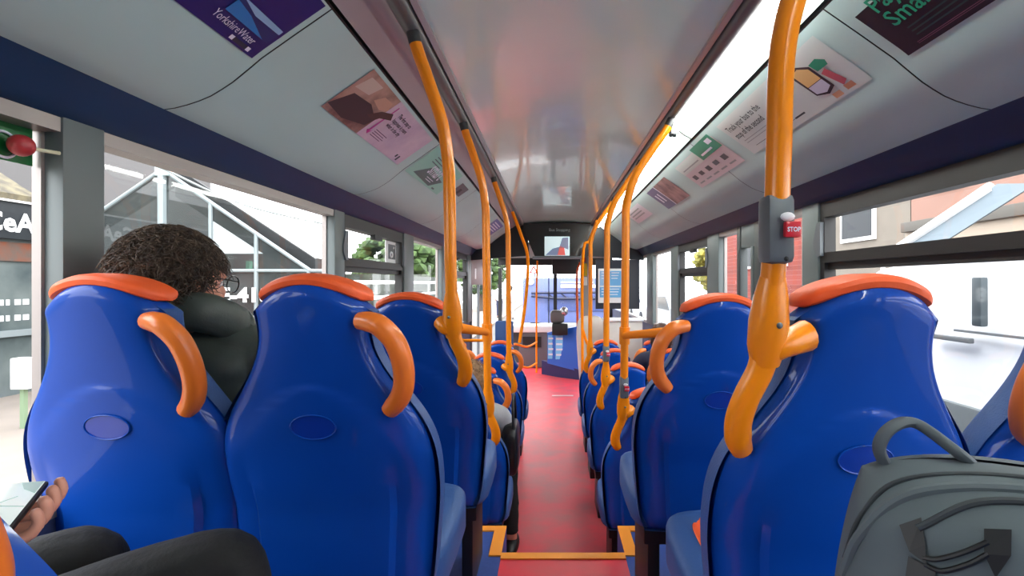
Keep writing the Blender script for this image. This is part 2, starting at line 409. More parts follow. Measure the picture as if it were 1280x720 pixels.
# dashboard, cab side, cab door and panels
db = thing('dashboard', V(-.5, 9.8, -1.59), 'white-topped grey dashboard ledge under the windscreen beside the door', 'dashboard')
bm = nb(); ebox(bm, -1.0, .05, 9.55, 10.2, -.92, -.80, .02)
mk('top', bm, mat('dash_white', (222, 222, 220), rough=.5), db)
bm = nb(); ebox(bm, -.62, .05, 9.6, 10.2, -1.58, -.921, .02); mk('front', bm, mat('dash_grey', (92, 92, 96), rough=.6), db)
bm = nb(); ebox(bm, -.55, -.2, 9.58, 9.6, -1.2, -1.0); mk('recess', bm, BLACK, db)
CABB = mat('cab_blue', (20, 92, 196), rough=.4, coat=.3)
cb = thing('cab_door', V(.2, 8.6, -1.59), 'bright blue driver cab door with two pale notices', 'cab door')
bm = nb(); prism(bm, [V(-.08, 8.7, -.84), V(.50, 8.5, -.70), V(.52, 8.4, -1.47), V(.18, 8.62, -1.42), V(-.08, 8.7, -1.36)], (0, .05, 0)); mk('panel', bm, CABB, cb)
bm = nb(); prism(bm, [V(-.18, 8.95, -1.35), V(.1, 8.66, -1.38), V(.54, 8.36, -1.43), V(.54, 8.36, -1.59), V(.1, 8.66, -1.59), V(-.18, 8.95, -1.59)], (.03, .06, 0)); mk('kick_plate', bm, mat('navy_kick', (40, 44, 92), rough=.5), cb)
for x0, x1, yy in ((-.07, .03, 8.68), (.06, .19, 8.62)):
    bm = nb(); ebox(bm, x0, x1, yy - .01, yy, -1.28, -.88); nt_ = mk('notice', bm, mat('pale_blue_notice', (120, 196, 240), rough=.5), cb)
    bm = nb()
    for k in range(4): ebox(bm, x0 + .01, x1 - .01 - .01 * (k % 2), yy - .014, yy - .011, -.95 - k * .09, -.92 - k * .09)
    mk('print', bm, WTEXT, nt_, smooth=False)
bm = nb(); ebox(bm, .0, .26, 8.45, 8.65, -.86, -.67, .015)
tm = thing('ticket_machine', V(.13, 8.55, -.86), 'black ticket machine with a silver top above the blue cab door', 'ticket machine')
mk('body', bm, BLACK, tm)
bm = nb(); superbox(bm, V(.09, 8.6, -.56), (.12, .08, .11), .5); mk('reader', bm, mat('grey_reader', (90, 86, 86), rough=.4), tm)
bm = nb(); ball(bm, V(.20, 8.55, -.47), (.07, .05, .08), 2); mk('dome', bm, mat('silver', (200, 205, 208), rough=.25, metal=.8), tm)
bm = nb(); ebox(bm, .39, .50, 7.0, 7.08, -.62, .45, .01)
gc = thing('cab_pillar', V(.44, 7.04, -1.59), 'tall grey cab pillar carrying a yellow sign and a white sign', 'pillar')
mk('column', bm, mat('cab_grey', (150, 148, 146), rough=.5), gc)
bm = nb(); ebox(bm, .405, .48, 6.985, 6.998, .10, .27); mk('yellow_sign', bm, mat('yellow_sign', (204, 172, 20), rough=.5), gc)
bm = nb(); ebox(bm, .405, .48, 6.985, 6.998, -.03, .085); mk('white_sign', bm, WHITE, gc)
bm = nb(); ebox(bm, .415, .455, 6.985, 6.998, .29, .35); mk('red_sign', bm, mat('red_sign', (210, 60, 44), rough=.5), gc)
CREAM = mat('cream_moulding', (206, 200, 190), rough=.5, noise_amt=.08, noise_scale=9)
bm = nb()
def capf(p): 
    t = (p.z + 1) / 2
    return Vector((p.x * (0.55 + 0.55 * t) + (1 - t) * -.1, p.y, p.z))
superbox(bm, V(.50, 6.6, -1.005), (.19, .1, .585), .5, f=capf)
cp = tag(mk('cab_end_moulding', bm, CREAM), 'tall cream moulded cab end panel tapering down towards the aisle', 'panel')
bm = nb(); ebox(bm, .62, 1.10, 6.2, 6.26, -.98, -.46, .02)
bp = thing('saloon_partition', V(.86, 6.23, -1.59), 'flat off-white partition panel behind the driver with a white top rim', 'partition')
mk('board', bm, CREAM, bp)
bm = nb(); ebox(bm, .61, 1.11, 6.17, 6.28, -.46, -.42, .012); mk('rim', bm, WHITE, bp)
bm = nb(); ebox(bm, .64, .68, 6.2, 6.26, -1.59, -.98); ebox(bm, 1.04, 1.08, 6.2, 6.26, -1.59, -.98); mk('leg', bm, MGREY, bp)
pf = thing('notice_frame', V(.70, 6.5, -.25), 'white framed board of pale blue notices on the driver cab window', 'notice board')
bm = nb(); ebox(bm, .585, .90, 6.48, 6.52, -.25, .185, .01); mk('frame', bm, WHITE, pf)
for (x0, x1, z0, z1, c) in ((.605, .71, -.03, .155, (150, 190, 228)), (.73, .88, -.03, .155, (112, 178, 228)), (.605, .88, -.18, -.05, (100, 170, 220))):
    bm = nb(); ebox(bm, x0, x1, 6.47, 6.479, z0, z1); sh_ = mk('notice_sheet', bm, mat('sheet%d' % c[0], c, rough=.5), pf)
    bm = nb()
    for k in range(3): ebox(bm, x0 + .02, x1 - .03 - .01 * k, 6.466, 6.469, z1 - .03 - k * .035, z1 - .018 - k * .035)
    mk('printing', bm, WTEXT, sh_, smooth=False)
bm = nb(); ebox(bm, .56, 1.12, 6.55, 6.6, -.33, .30); struct('wall_cab', bm, mat('cab_dark', (30, 34, 48), rough=.3))

# ------------------------------------------------------------------ seats
WT = [(0, .117), (-.05, .116), (-.10, .109), (-.14, .115), (-.18, .132), (-.23, .164), (-.28, .197), (-.33, .218), (-.38, .227), (-.45, .229), (-.55, .221), (-.65, .213), (-.70, .205), (-.74, .185)]
def halfw(z):
    if z >= 0: return WT[0][1]
    for a, b in zip(WT[:-1], WT[1:]):
        if z >= b[0]:
            f = (z - a[0]) / (b[0] - a[0])
            return a[1] + (b[1] - a[1]) * f
    return WT[-1][1]
def hw(z): return sum(halfw(z + d) for d in (-.02, -.01, 0, .01, .02)) / 5
def lean(z): return -.22 * (z + .33) if z > -.5 else .0374 + .06 * (-.5 - z)
ZB = -.73
def shell_pt(u, t, H, yo=0.0, ws=1.0, dz=0.0, roll=.028, dirn=1, arch=.06):
    z0 = t * ZB
    ze = z0 - arch * (1 - t) ** 3
    x = u * (hw(ze) * ws)
    z = z0 - arch * u * u * (1 - t) ** 3 + dz * (1 - t)
    e = max(0, (abs(u) - .80) / .20); tt = max(0, (.05 - t) / .05); bb = max(0, (t - .95) / .05)
    y = lean(z) + yo + dirn * roll * max(e ** 2.2, tt ** 2.2, bb ** 2) + .018 * u * u
    if dirn > 0:
        m_ = z + .215 + .05 * u * u * 4
        y -= .005 / (1 + math.exp(max(-50, min(50, m_ * 420)))) * (1 - abs(u) ** 4)
        # lower side creases
        if z < -.36: y += .012 * max(0, min(1, (abs(u) - .62) / .05)) * min(1, (-.36 - z) / .12)
    return Vector((x, y, z + H))
US = [-1, -.985, -.96, -.92, -.87, -.80, -.72, -.67, -.62, -.5, -.38, -.25, -.12, 0]; US = US + [-u for u in US[-2::-1]]
TS = [0, .004, .012, .022, .035, .05, .07] + [.07 + i * .0246 for i in range(1, 7)] + [.2176 + i * .006 for i in range(1, 25)] + [.3616 + i * .0246 for i in range(1, 26)] + [.985, .994, 1.0]
def make_shell(H, yo, ws, dz, skirt, dirn, m, name, root, roll=.028, arch=.06):
    bm = nb()
    us = [None] + US + [None]; ts = [None] + TS + [None]
    def f(iu, it):
        u = us[iu]; t = ts[it]
        sk = u is None or t is None
        uu = (-1 if iu == 0 else 1) if u is None else u
        tq = (0 if it == 0 else 1) if t is None else t
        p = shell_pt(uu, tq, H, yo, ws, dz, roll, dirn, arch)
        if sk: p.y += dirn * skirt
        return p
    grid(bm, f, range(len(us)), range(len(ts)))
    return mk(name, bm, m, root, local=True, angle=28)
def build_seat(H, grip_side, loop=True, pw=1.05, ldx=0.0):
    root = thing('bus_chair', (0, 0, 0), None, 'seat')
    make_shell(H, 0.0, 1.0, 0, .035, 1, BLUE, 'back_shell', root)
    make_shell(H, .105, pw, -.008, .045, -1, FAB, 'backrest', root, roll=.035, arch=.058)
    # orange head pad along the top
    bm = nb(); N = 22; S = 14; rings = []
    for i in range(N + 1):
        u = -1 + 2 * i / N
        endk = (1 - abs(u) ** 8) ** .5 if abs(u) < 1 else 0.0
        zz = -.001 - .036 * u * u; k = .25 + .75 * endk
        ring = []
        for j in range(S):
            a = 2 * math.pi * j / S; ca, sa = math.cos(a), math.sin(a)
            y = .060 + .05 * sgn(ca) * abs(ca) ** .6 * k; z = zz + (.0135 * sgn(sa) * abs(sa) ** .7) * k
            if sa < 0: z += .004 * sa
            ring.append(bm.verts.new((.110 * u, lean(zz) + y + .018 * u * u, z + H)))
        rings.append(ring)
    for i in range(N):
        for j in range(S): bm.faces.new((rings[i][j], rings[i][(j + 1) % S], rings[i + 1][(j + 1) % S], rings[i + 1][j]))
    bm.faces.new(rings[0]); bm.faces.new(rings[-1])
    mk('head_pad', bm, ORV, root, local=True)
    # oval badge recess
    bm = nb(); c = Vector((.0, 0, -.30)); pts = []
    bd = nb()
    for k in range(33):
        a = 2 * math.pi * k / 32; x, z = .046 * math.cos(a), -.30 + .026 * math.sin(a)
        pts.append(Vector((x, lean(z) - .0075 + .018 * (x / .2) ** 2, z + H)))
    tube(bm, pts, .0016, 6, cap=False); rim = mk('badge_rim', bm, BLUE, root, local=True)
    poly(bd, [p + Vector((0, .0005, 0)) for p in pts[:-1]]); mk('badge', bd, mat('badge_blue', (0, 50, 156), rough=.3, coat=.6), rim, local=True)
    # cushion with orange piping
    bm = nb(); zc = H - .68
    superbox(bm, (0, .30, zc), (.238, .215, .065), .35, f=lambda p: Vector((p.x, p.y, p.z + (.25 if p.y > .6 and p.z > 0 else 0))))
    cu = mk('cushion', bm, FAB, root, local=True)
    bm = nb(); path = [(-.165, .12, zc + .062), (-.168, .3, zc + .064), (-.16, .42, zc + .066), (-.12, .455, zc + .07), (0, .46, zc + .07), (.12, .455, zc + .07), (.16, .42, zc + .066), (.168, .3, zc + .064), (.165, .12, zc + .062)]
    tube(bm, spline(path, 5), .011, 8, flat=(Vector((0, 0, 1)), .5)); mk('piping', bm, ORV, cu, local=True)
    # frame and legs
    bm = nb(); box(bm, (-.20, .12, zc - .11), (.20, .48, zc - .05), .01); mk('seat_frame', bm, BLACK, root, local=True)
    for sx in (-.16, .16):
        bm = nb(); box(bm, (sx - .02, .16, 0), (sx + .02, .42, zc - .10), .006); mk('leg', bm, BLACK, root, local=True)
    # grab loop on the aisle shoulder
    if loop:
        g = grip_side; bm = nb()
        P = [(.105, .012, -.082), (.125, .004, -.083), (.150, -.006, -.090), (.177, -.008, -.120), (.190, -.006, -.165), (.188, 0, -.210), (.172, .010, -.245), (.150, .02, -.268)]
        pts = [Vector((g * (x + ldx), lean(z) + y, z + H)) for x, y, z in P]
        sp_ = spline(pts, 6); tube(bm, sp_, lerp_list([.017, .020, .021, .021, .021, .021, .021, .0195], len(sp_)), 16)
        mk('grab_loop', bm, ORG, root, local=True)
    return root
PROTO = {}
def seat(cx, yb, fz, H, side, loop, label, group, pw=1.05, ldx=0.0):
    k = (H, side, loop, pw)
    if k not in PROTO:
        PROTO[k] = o = build_seat(H, side, loop, pw, ldx)
    else:
        o = dup_tree(PROTO[k])
    o.location = (cx, yb, fz); o['label'] = label; o['group'] = group
    return o
HU, HR3, HL = 1.10, 1.06, 1.07
g1, g2 = 'blue seats on the raised rear platform', 'blue seats on the low floor'
seat(-.902, 1.05, UP, HU+.008, 1, True, 'blue bus seat with orange grab loop, holding the curly-haired passenger in black', g1)
seat(-.484, 1.05, UP, HU+.008, 1, True, 'blue bus seat with orange grab loop, beside the curly-haired passenger', g1)
seat(.525, .87, UP, HU+.004, -1, False, 'blue bus seat behind the grey backpack, joined to the pole with STOP button', g1)
seat(.968, .87, UP, HU+.004, -1, True, 'blue bus seat cut by the right edge of the photo, beside the white van', g1)
seat(-.4615, 1.66, UP, HR3, 1, False, 'blue left aisle seat at the front of the raised platform, joined to a pole', g1)
seat(.49, 1.50, UP, HR3, -1, True, 'blue right aisle seat with orange loop at the front of the raised platform', g1)
seat(.935, 1.50, UP, HR3, -1, True, 'blue right window seat in the front row of the raised platform', g1)
seat(-.695, .45, UP, HU - .02, 1, True, 'blue seat edge with orange loop in the lower left corner, by the phone', g1, pw=.72, ldx=.03)
low = [(-1, 2.56, False, 'just below the step'), (-1, 3.2, True, 'second below the step'), (-1, 3.78, False, 'third below the step'), (-1, 4.55, True, 'fourth below the step'),
       (1, 2.50, False, 'just below the step'), (1, 3.30, False, 'second below the step'), (1, 4.0, True, 'third below the step'), (1, 4.65, False, 'fourth below the step')]
for sd, yb, lp_, txt in low:
    side_w = 'left' if sd < 0 else 'right'
    seat(-.4615 if sd < 0 else .49, yb, 0, HL, -sd, lp_, 'blue seat on the %s of the aisle, %s' % (side_w, txt), g2)
    seat(-.872 if sd < 0 else .945, yb, 0, HL, -sd, True, 'blue seat by the %s windows, %s' % (side_w, txt), g2)

# ------------------------------------------------------------------ poles
def pole(side, cx, yb, ztop, label, off=.150, stop=None, bar_to=None, top_y=None, stop_z=None):
    """stanchion rising from a seat shoulder to the ceiling rail; z from eye level, ztop = seat top"""
    s = -side                                       # towards the aisle
    px = cx + s * off
    yl = lambda z: yb + lean(z - ztop if z - ztop > -.3 else -.3) if z < ztop + .05 else yb + lean(.05) - (z - ztop - .05) * .08
    xr = CX + side * .478
    pts = [V(px, yl(ztop - .10), ztop - .10)]
    z = ztop
    while z < .30:
        pts.append(V(px + s * .0, yl(z), z)); z += .1
    pts += [V(px - s * .002, yl(.36), .36), V(px + (xr - px) * .18, yl(.48), .48), V(px + (xr - px) * .55, yl(.60), .60), V(px + (xr - px) * .86, yl(.69), .69), V(xr, yl(.745), .745)]
    rt = thing('grab_pole', V(px, yb, ztop - .3), label, 'pole', 'orange grab poles')
    sp_ = spline(pts, 6)
    n = len(sp_); cut = n - 5
    bm = nb(); tube(bm, sp_[:cut + 1], .0185, 18); mk('tube', bm, ORP, rt)
    bm = nb(); tube(bm, sp_[cut:], .0195, 18); mk('ceiling_socket', bm, DGREY, rt)
    # bracket: boss, arm to the shell, flattened lower grip
    bm = nb()
    zb = [ztop + .01, ztop - .02, ztop - .06, ztop - .10, ztop - .13]
    tube(bm, [V(px, yl(q), q) for q in zb], [.0195, .026, .031, .030, .023], 16, flat=(Vector((0, 1, 0)), .85))
    mk('bracket', bm, ORP, rt)
    bm = nb()
    ar = [V(px, yl(ztop - .11), ztop - .11), V(px - s * .025, yl(ztop - .095) - .004, ztop - .098), V(px - s * (off - .112), yl(ztop - .085) + .016, ztop - .085)]
    tube(bm, spline(ar, 4), lerp_list([.022, .021, .026], 9), 14, flat=(Vector((0, 1, 0)), .8)); mk('arm', bm, ORP, rt)
    bm = nb()
    gp = [V(px, yl(ztop - .10), ztop - .10), V(px + s * .008, yl(ztop - .14) - .004, ztop - .14), V(px + s * .026, yl(ztop - .185) - .004, ztop - .185), V(px + s * .034, yl(ztop - .225), ztop - .225), V(px + s * .030, yl(ztop - .26) + .006, ztop - .26), V(px + s * .018, yl(ztop - .285) + .016, ztop - .285)]
    sp2 = spline(gp, 6); tube(bm, sp2, lerp_list([.023, .022, .022, .023, .023, .019], len(sp2)), 16, flat=(Vector((0, 1, 0)), .62)); mk('lower_grip', bm, ORP, rt)
    bm = nb(); ball(bm, V(px - s * .006, yl(ztop - .065) - .027, ztop - .065), (.005, .003, .005), 2); mk('screw', bm, MGREY, rt)
    if stop is not None:
        zc = stop; yc = yl(zc)
        bm = nb()
        box(bm, (px - .0205, yc - .030, zc - .053 + E), (px + .0205, yc + .024, zc + .053 + E), .011)
        for v in bm.verts:
            k = abs(v.co.z - E - zc) / .055
            if v.co.y < yc: v.co.y += .012 * k * k
        su = mk('stop_unit', bm, MGREY, rt)
        bm = nb(); box(bm, (px - .002, yc - .037, zc - .015 + E), (px + .0215, yc - .026, zc + .009 + E), .004); mk('stop_button', bm, mat('stop_red', (206, 24, 44), rough=.35, coat=.3), su)
        text_mesh('lettering', 'STOP', .0095, WTEXT, su, lambda u, v: V(px + .0098 + u, yc - .0378, zc - .0065 + v), 'CENTER', .0003, sx=.85)
        bm = nb(); ball(bm, V(px + .004, yc - .030, zc + .016), (.011, .004, .007), 2); mk('bell_light', bm, WHITE, su)
        bm = nb(); ball(bm, V(px + .004, yc - .026, zc - .046), (.004, .003, .004), 1); mk('screw', bm, BLACK, su)
    if bar_to:
        bm = nb(); z0 = bar_to[0]
        q = [V(px, yl(z0), z0), V(*bar_to[1:])]
        tube(bm, q, .017, 14); mk('crossbar', bm, mat('orange_bar_paint', (250, 140, 10), rough=.7, spec=.15), rt)
        bm = nb(); tube(bm, [V(px, yl(z0 + .04), z0 + .04), V(px, yl(z0 - .04), z0 - .04)], .025, 16); mk('clamp', bm, ORP, rt)
    return px, yl
pole(1, .525, .87, .0, off=.182, label='tall orange pole with grey STOP unit nearest on the right of the aisle', stop=.082)
pole(-1, -.4615, 1.66, -.04, 'orange pole on the left aisle seat at the edge of the platform')
pole(-1, -.4615, 2.56, -.52, 'orange pole on the first low-floor left seat, tied back by a crossbar', bar_to=(-.235, -.305, 1.66, -.145))
pole(1, .49, 2.50, -.52, 'orange pole on the first low-floor right seat, with crossbar and stop unit', stop=-.49, bar_to=(-.245, .40, 1.52, -.14))
pole(-1, -.4615, 3.78, -.52, 'orange pole on the third low-floor left seat')
pole(1, .49, 3.30, -.52, 'orange pole on the second low-floor right seat, with small stop unit', stop=-.44)
pole(1, .49, 4.65, -.52, 'orange pole on the fourth low-floor right seat')
# entrance poles and rails at the front
def rail_thing(name, label, runs, r=.017, m=mat('orange_bar_paint', (250, 140, 10), rough=.7, spec=.15), cat='rail'):
    pts0 = runs[0][0]
    t = thing(name, V(*pts0), label, cat)
    for i, run in enumerate(runs):
        bm = nb(); tube(bm, spline([V(*p) for p in run], 5) if len(run) > 2 else [V(*p) for p in run], r, 10)
        mk('rail' if i else 'post', bm, m, t)
    return t
rail_thing('entrance_rail', 'orange upright with two curved rails beside the front entrance', [[(-.275, 9.1, -1.59), (-.275, 9.1, -.2), (-.26, 9.1, .40)], [(-.275, 9.1, -1.05), (-.38, 7.9, -.98), (-.50, 6.9, -.82), (-.50, 6.2, -.80)], [(-.275, 9.1, -1.42), (-.36, 7.9, -1.3), (-.42, 6.9, -1.12), (-.42, 6.5, -1.08)]])
rail_thing('front_grab_pole', 'slim orange pole leaning above the wheelchair space backrest', [[(-.34, 5.35, -.62), (-.275, 5.3, -.2), (-.25, 5.3, .25), (-.32, 5.3, .5), (-.41, 5.3, .74)]], cat='pole')
rail_thing('luggage_rail', 'orange double luggage rail by the left windows near the front', [[(-.72, 5.9, -1.59), (-.72, 5.9, -.66)], [(-.72, 5.9, -.66), (-1.03, 5.9, -.66)], [(-.72, 5.9, -.86), (-1.03, 5.9, -.86)], [(-1.03, 5.9, -1.59), (-1.03, 5.9, -.64)]])
rail_thing('cab_rail', 'dark orange upright rail on the edge of the driver cab', [[(.365, 7.3, -.62), (.355, 7.3, .1), (.40, 7.3, .3)]], m=mat('rail_red_orange', (214, 92, 30), rough=.3))
rail_thing('partition_rail', 'orange pole with diagonal foot in front of the cream partition', [[(.36, 6.0, -1.59), (.36, 6.0, .25), (.44, 6.0, .5), (.53, 6.0, .74)], [(.36, 6.0, -.55), (.42, 6.0, -.72), (.50, 6.0, -.8)]], cat='pole')
# wheelchair backrest
wb = thing('wheelchair_backrest', V(-.52, 5.6, -1.59), 'upright padded blue wheelchair backrest ahead of the left seats', 'backrest')
bm = nb(); box(bm, (-.62, 5.55, E - 1.0), (-.42, 5.62, E - .41), .03); mk('pad', bm, FAB, wb)
bm = nb(); ebox(bm, -.55, -.49, 5.62, 5.68, -1.59, -.5); mk('post', bm, DGREY, wb)

# ------------------------------------------------------------------ posters on the coving
def poster(side, y0, y1, s0, s1, m, name, label, cat='poster'):
    W, Hh = y1 - y0, s1 - s0
    def pm(a, b, off=.0):
        return cove(side, y0 + a if side < 0 else y1 - a, s1 - b, .006 + off)
    bm = nb(); grid(bm, lambda u, v: pm(u * W, v * Hh), [0, 1], [i / 6 for i in range(7)])
    o = tag(mk(name, bm, m), label, cat, 'adverts on the coving panels')
    def part(nm_, a0, a1, b0, b1, mm, off=.0012, pts=None):
        bm = nb()
        if pts: poly(bm, [pm(a * W, b * Hh, off) for a, b in pts])
        else: grid(bm, lambda u, v: pm(u * W, v * Hh, off), [a0, a1], [b0 + (b1 - b0) * i / 4 for i in range(5)])
        return mk(nm_, bm, mm, o)
    def txt(nm_, s, size, a, b, mm, al='LEFT', bold=0.0, sx=1.0):
        return text_mesh(nm_, s, size, mm, o, lambda u, v: pm(a * W + u, b * Hh + v, .002), al, bold, sx)
    return o, part, txt, W, Hh
# left: dark blue water poster
o, part, txt, W, Hh = poster(-1, .45, 1.275, .012, .238, mat('poster_navy', (18, 24, 100), rough=.35), 'blue_poster', 'dark blue poster with YorkshireWater logo on the left coving')
part('logo_field', .79, .985, .24, .46, mat('logo_dark', (14, 44, 104), rough=.35))
part('logo_pale', 0, 0, 0, 0, mat('logo_pale', (140, 180, 214), rough=.35), .0018, pts=[(.79, .46), (.79, .385), (.86, .35), (.985, .30), (.985, .40)][::1] and [(.79, .46), (.985, .46), (.985, .40), (.87, .385)])
part('logo_blue', 0, 0, 0, 0, mat('logo_blue', (24, 120, 190), rough=.35), .0018, pts=[(.79, .24), (.96, .24), (.86, .36), (.79, .40)])
txt('lettering', 'YorkshireWater', .030, .775, .12, WTEXT, sx=.72)
part('small_tag', .875, .965, .03, .085, mat('tag_grey', (40, 44, 60), rough=.5)); part('tag_end', .875, .89, .03, .085, WTEXT, .0018); part('tag_end', .95, .965, .03, .085, WTEXT, .0018)
txt('lettering', '#showwater', .036, .46, .20, WTEXT, sx=.8)
txt('lettering', 'you use every day', .024, .40, .56, WTEXT, sx=.8); txt('lettering', 'on average time', .024, .40, .42, WTEXT, sx=.8)
# left: pink poster with dark photo half
o, part, txt, W, Hh = poster(-1, 1.64, 2.45, .02, .228, mat('poster_pink', (206, 184, 196), rough=.45, col2=(188, 164, 186), noise_scale=8), 'pink_poster', 'pink poster with a brown photo half on the left coving')
part('photo', 0, .36, 0, 1, mat('poster_photo', (96, 66, 62), rough=.45, col2=(178, 140, 124), noise_scale=9))
part('photo_shade', 0, 0, 0, 0, mat('photo_dark', (52, 38, 42), rough=.5), .0016, pts=[(.0, .12), (.16, .06), (.34, .22), (.36, .42), (.22, .58), (.06, .52)])
part('photo_face', 0, 0, 0, 0, mat('photo_skin', (190, 146, 124), rough=.5), .002, pts=[(.20, .66), (.30, .60), (.36, .70), (.33, .86), (.24, .84)])
part('photo_light', 0, 0, 0, 0, mat('photo_pale', (196, 176, 164), rough=.5), .002, pts=[(.02, .60), (.14, .66), (.16, .92), (.04, .9)])
part('photo_hair', 0, 0, 0, 0, mat('photo_hair', (70, 44, 40), rough=.5), .0024, pts=[(.27, .40), (.33, .62), (.42, .74), (.46, .62), (.37, .50), (.35, .38)])
part('arrow', 0, 0, 0, 0, mat('magenta', (190, 60, 150), rough=.5), .002, pts=[(.40, .90), (.41, .90), (.415, .20), (.43, .24), (.42, .12), (.385, .2), (.40, .22)])
for k, s_ in enumerate(('The first step to', 'happiness is yours', 'when in the city')): txt('lettering', s_, .030, .47, .76 - k * .14, DTEXT, sx=.8, bold=.0004)
for k in range(4): part('print_line', .45, .60 - .02 * (k % 2), .30 - k * .05, .315 - k * .05, mat('print_purple', (110, 80, 110), rough=.6))
part('mark', .86, .88, .12, .2, DTEXT); part('mark', .9, .92, .06, .2, DTEXT)
# left: teal smart poster
o, part, txt, W, Hh = poster(-1, 2.57, 3.28, .02, .228, mat('poster_teal', (140, 200, 182), rough=.45), 'teal_poster', 'pale teal poster with dark smart banner on the left coving')
TEALD = mat('teal_dark', (78, 104, 102), rough=.5)
part('banner', 0, 0, 0, 0, TEALD, .0012, pts=[(.12, .12), (.62, .06), (.78, .40), (.30, .52)])
txt('lettering', 'smart', .13, .30, .34, WTEXT, bold=.001, sx=.82)
for k in range(4): part('print_line', .18, .42, .90 - k * .09, .93 - k * .09, TEALD)
part('print_line', .40, .60, .24, .26, WTEXT, .0018); part('print_line', .42, .58, .17, .19, WTEXT, .0018); part('mark', .72, .80, .06, .11, TEALD)
# left: dome badge and small far poster
o, part, txt, W, Hh = poster(-1, 3.42, 3.66, .05, .14, mat('badge_slate', (86, 92, 96), rough=.5), 'round_sticker', 'small dark grey domed sticker on the left coving behind the pole', 'sticker')
part('dot', .35, .6, .1, .6, BLACK)
o, part, txt, W, Hh = poster(-1, 5.4, 6.1, .03, .22, mat('poster_violet', (96, 104, 168), rough=.45), 'violet_poster', 'small violet-blue poster farthest along the left coving')
for k in range(4): part('print_line', .15, .85, .75 - k * .16, .82 - k * .16, WTEXT)
# right: black poster
o, part, txt, W, Hh = poster(1, .42, 1.26, .075, .238, mat('poster_black', (24, 22, 32), rough=.4), 'black_poster', 'black poster with green headline on the right coving')
GT = mat('green_print', (20, 160, 120), rough=.5)
txt('lettering', 'Pay', .062, .06, .82, GT, bold=.0006); txt('lettering', 'Smarter', .062, .06, .50, GT, bold=.0006)
for k in range(3): part('print_line', .08, .46 - .03 * k, .36 - k * .08, .385 - k * .08, mat('dim_green', (34, 70, 66), rough=.5))
part('print_line', .06, .36, .105, .115, mat('dim_pink', (120, 80, 100), rough=.5)); part('print_line', .06, .3, .075, .083, mat('dim_pink', (120, 80, 100)))
# right: track your bus
o, part, txt, W, Hh = poster(1, 1.40, 2.22, .035, .238, mat('poster_offwhite', (198, 206, 202), rough=.45), 'bus_tracking_poster', 'pale poster reading Track your bus behind the nearest right pole')
txt('lettering', 'Track your bus to the', .042, .04, .70, DTEXT, sx=.85, bold=.0004); txt('lettering', 'stop of the second', .042, .04, .48, DTEXT, sx=.85, bold=.0004)
for k in range(2): part('print_line', .06, .55 - .1 * k, .36 - .07 * k, .375 - .07 * k, mat('grey_print', (150, 158, 156), rough=.6))
part('rule', .10, .52, .14, .15, DTEXT); part('rule', .52, .60, .13, .165, DTEXT)
part('phone_picture', 0, 0, 0, 0, mat('phone_outline', (50, 34, 44), rough=.5), .0012, pts=[(.735, .80), (.80, .84), (.855, .70), (.855, .24), (.80, .17), (.74, .26)])
part('phone_display', 0, 0, 0, 0, mat('phone_yellow', (226, 186, 120), rough=.5), .0018, pts=[(.75, .76), (.80, .79), (.842, .68), (.842, .45), (.75, .45)])
part('phone_display', 0, 0, 0, 0, mat('phone_grey', (196, 196, 214), rough=.5), .0018, pts=[(.75, .44), (.842, .44), (.842, .28), (.80, .22), (.75, .28)])
part('green_hat', 0, 0, 0, 0, mat('hat_green', (28, 138, 104), rough=.5), .002, pts=[(.86, .72), (.91, .74), (.94, .64), (.93, .56), (.865, .56)])
part('red_coat', 0, 0, 0, 0, mat('coat_red', (186, 84, 96), rough=.5), .002, pts=[(.865, .5), (.90, .54), (.925, .22), (.89, .16)])
part('boot', .88, .93, .06, .16, mat('boot_tan', (196, 140, 110), rough=.5)); part('boot', .80, .85, .04, .14, mat('boot_tan', (196, 140, 110)))
# right: timetable with green tab
o, part, txt, W, Hh = poster(1, 2.33, 3.0, .045, .240, mat('poster_pinkgrey', (208, 198, 200), rough=.45), 'timetable_poster', 'pale table poster with a green tab on the right coving')
part('green_tab', .56, .99, .64, 1.1, mat('tab_green', (30, 142, 112), rough=.45), .002); part('tab_line', .62, .86, .74, .80, WTEXT, .0026); part('tab_ring', .86, .95, .88, 1.02, WTEXT, .0026)
part('header_strip', 0, .56, .62, .98, mat('strip_pale', (204, 214, 208), rough=.5), .0012)
for k in range(5):
    part('symbol', .08 + k * .18, .17 + k * .18, .30 + .02 * (k % 2), .46, mat('symbol_grey', (120, 104, 110) if k % 2 else (80, 84, 86), rough=.5), .0016); part('caption', .08 + k * .18, .2 + k * .18, .12, .17, mat('grey_print', (150, 158, 156)), .0016)
part('caption', .06, .5, .72, .76, mat('grey_print', (150, 158, 156)), .0018)
# right: photo/navy leaflet
o, part, txt, W, Hh = poster(1, 3.26, 3.86, .035, .240, mat('poster_slate', (96, 100, 132), rough=.45), 'leaflet_poster', 'small poster half brown photo and half slate blue on the right coving')
part('photo', .42, 1, 0, 1, mat('poster_photo2', (92, 70, 70), rough=.45, col2=(176, 140, 132), noise_scale=9)); part('divider', .40, .43, 0, 1, WTEXT, .0016)
for k in range(2): part('print_line', .12 + .12 * k, .17 + .12 * k, .3, .72, WTEXT, .0016)
o, part, txt, W, Hh = poster(1, 4.3, 5.0, .04, .20, mat('poster_pale', (214, 212, 216), rough=.45), 'pale_poster', 'small pale poster farthest along the right coving')
for k in range(3): part('print_line', .12, .8, .7 - k * .2, .78 - k * .2, mat('grey_print', (150, 158, 156)))

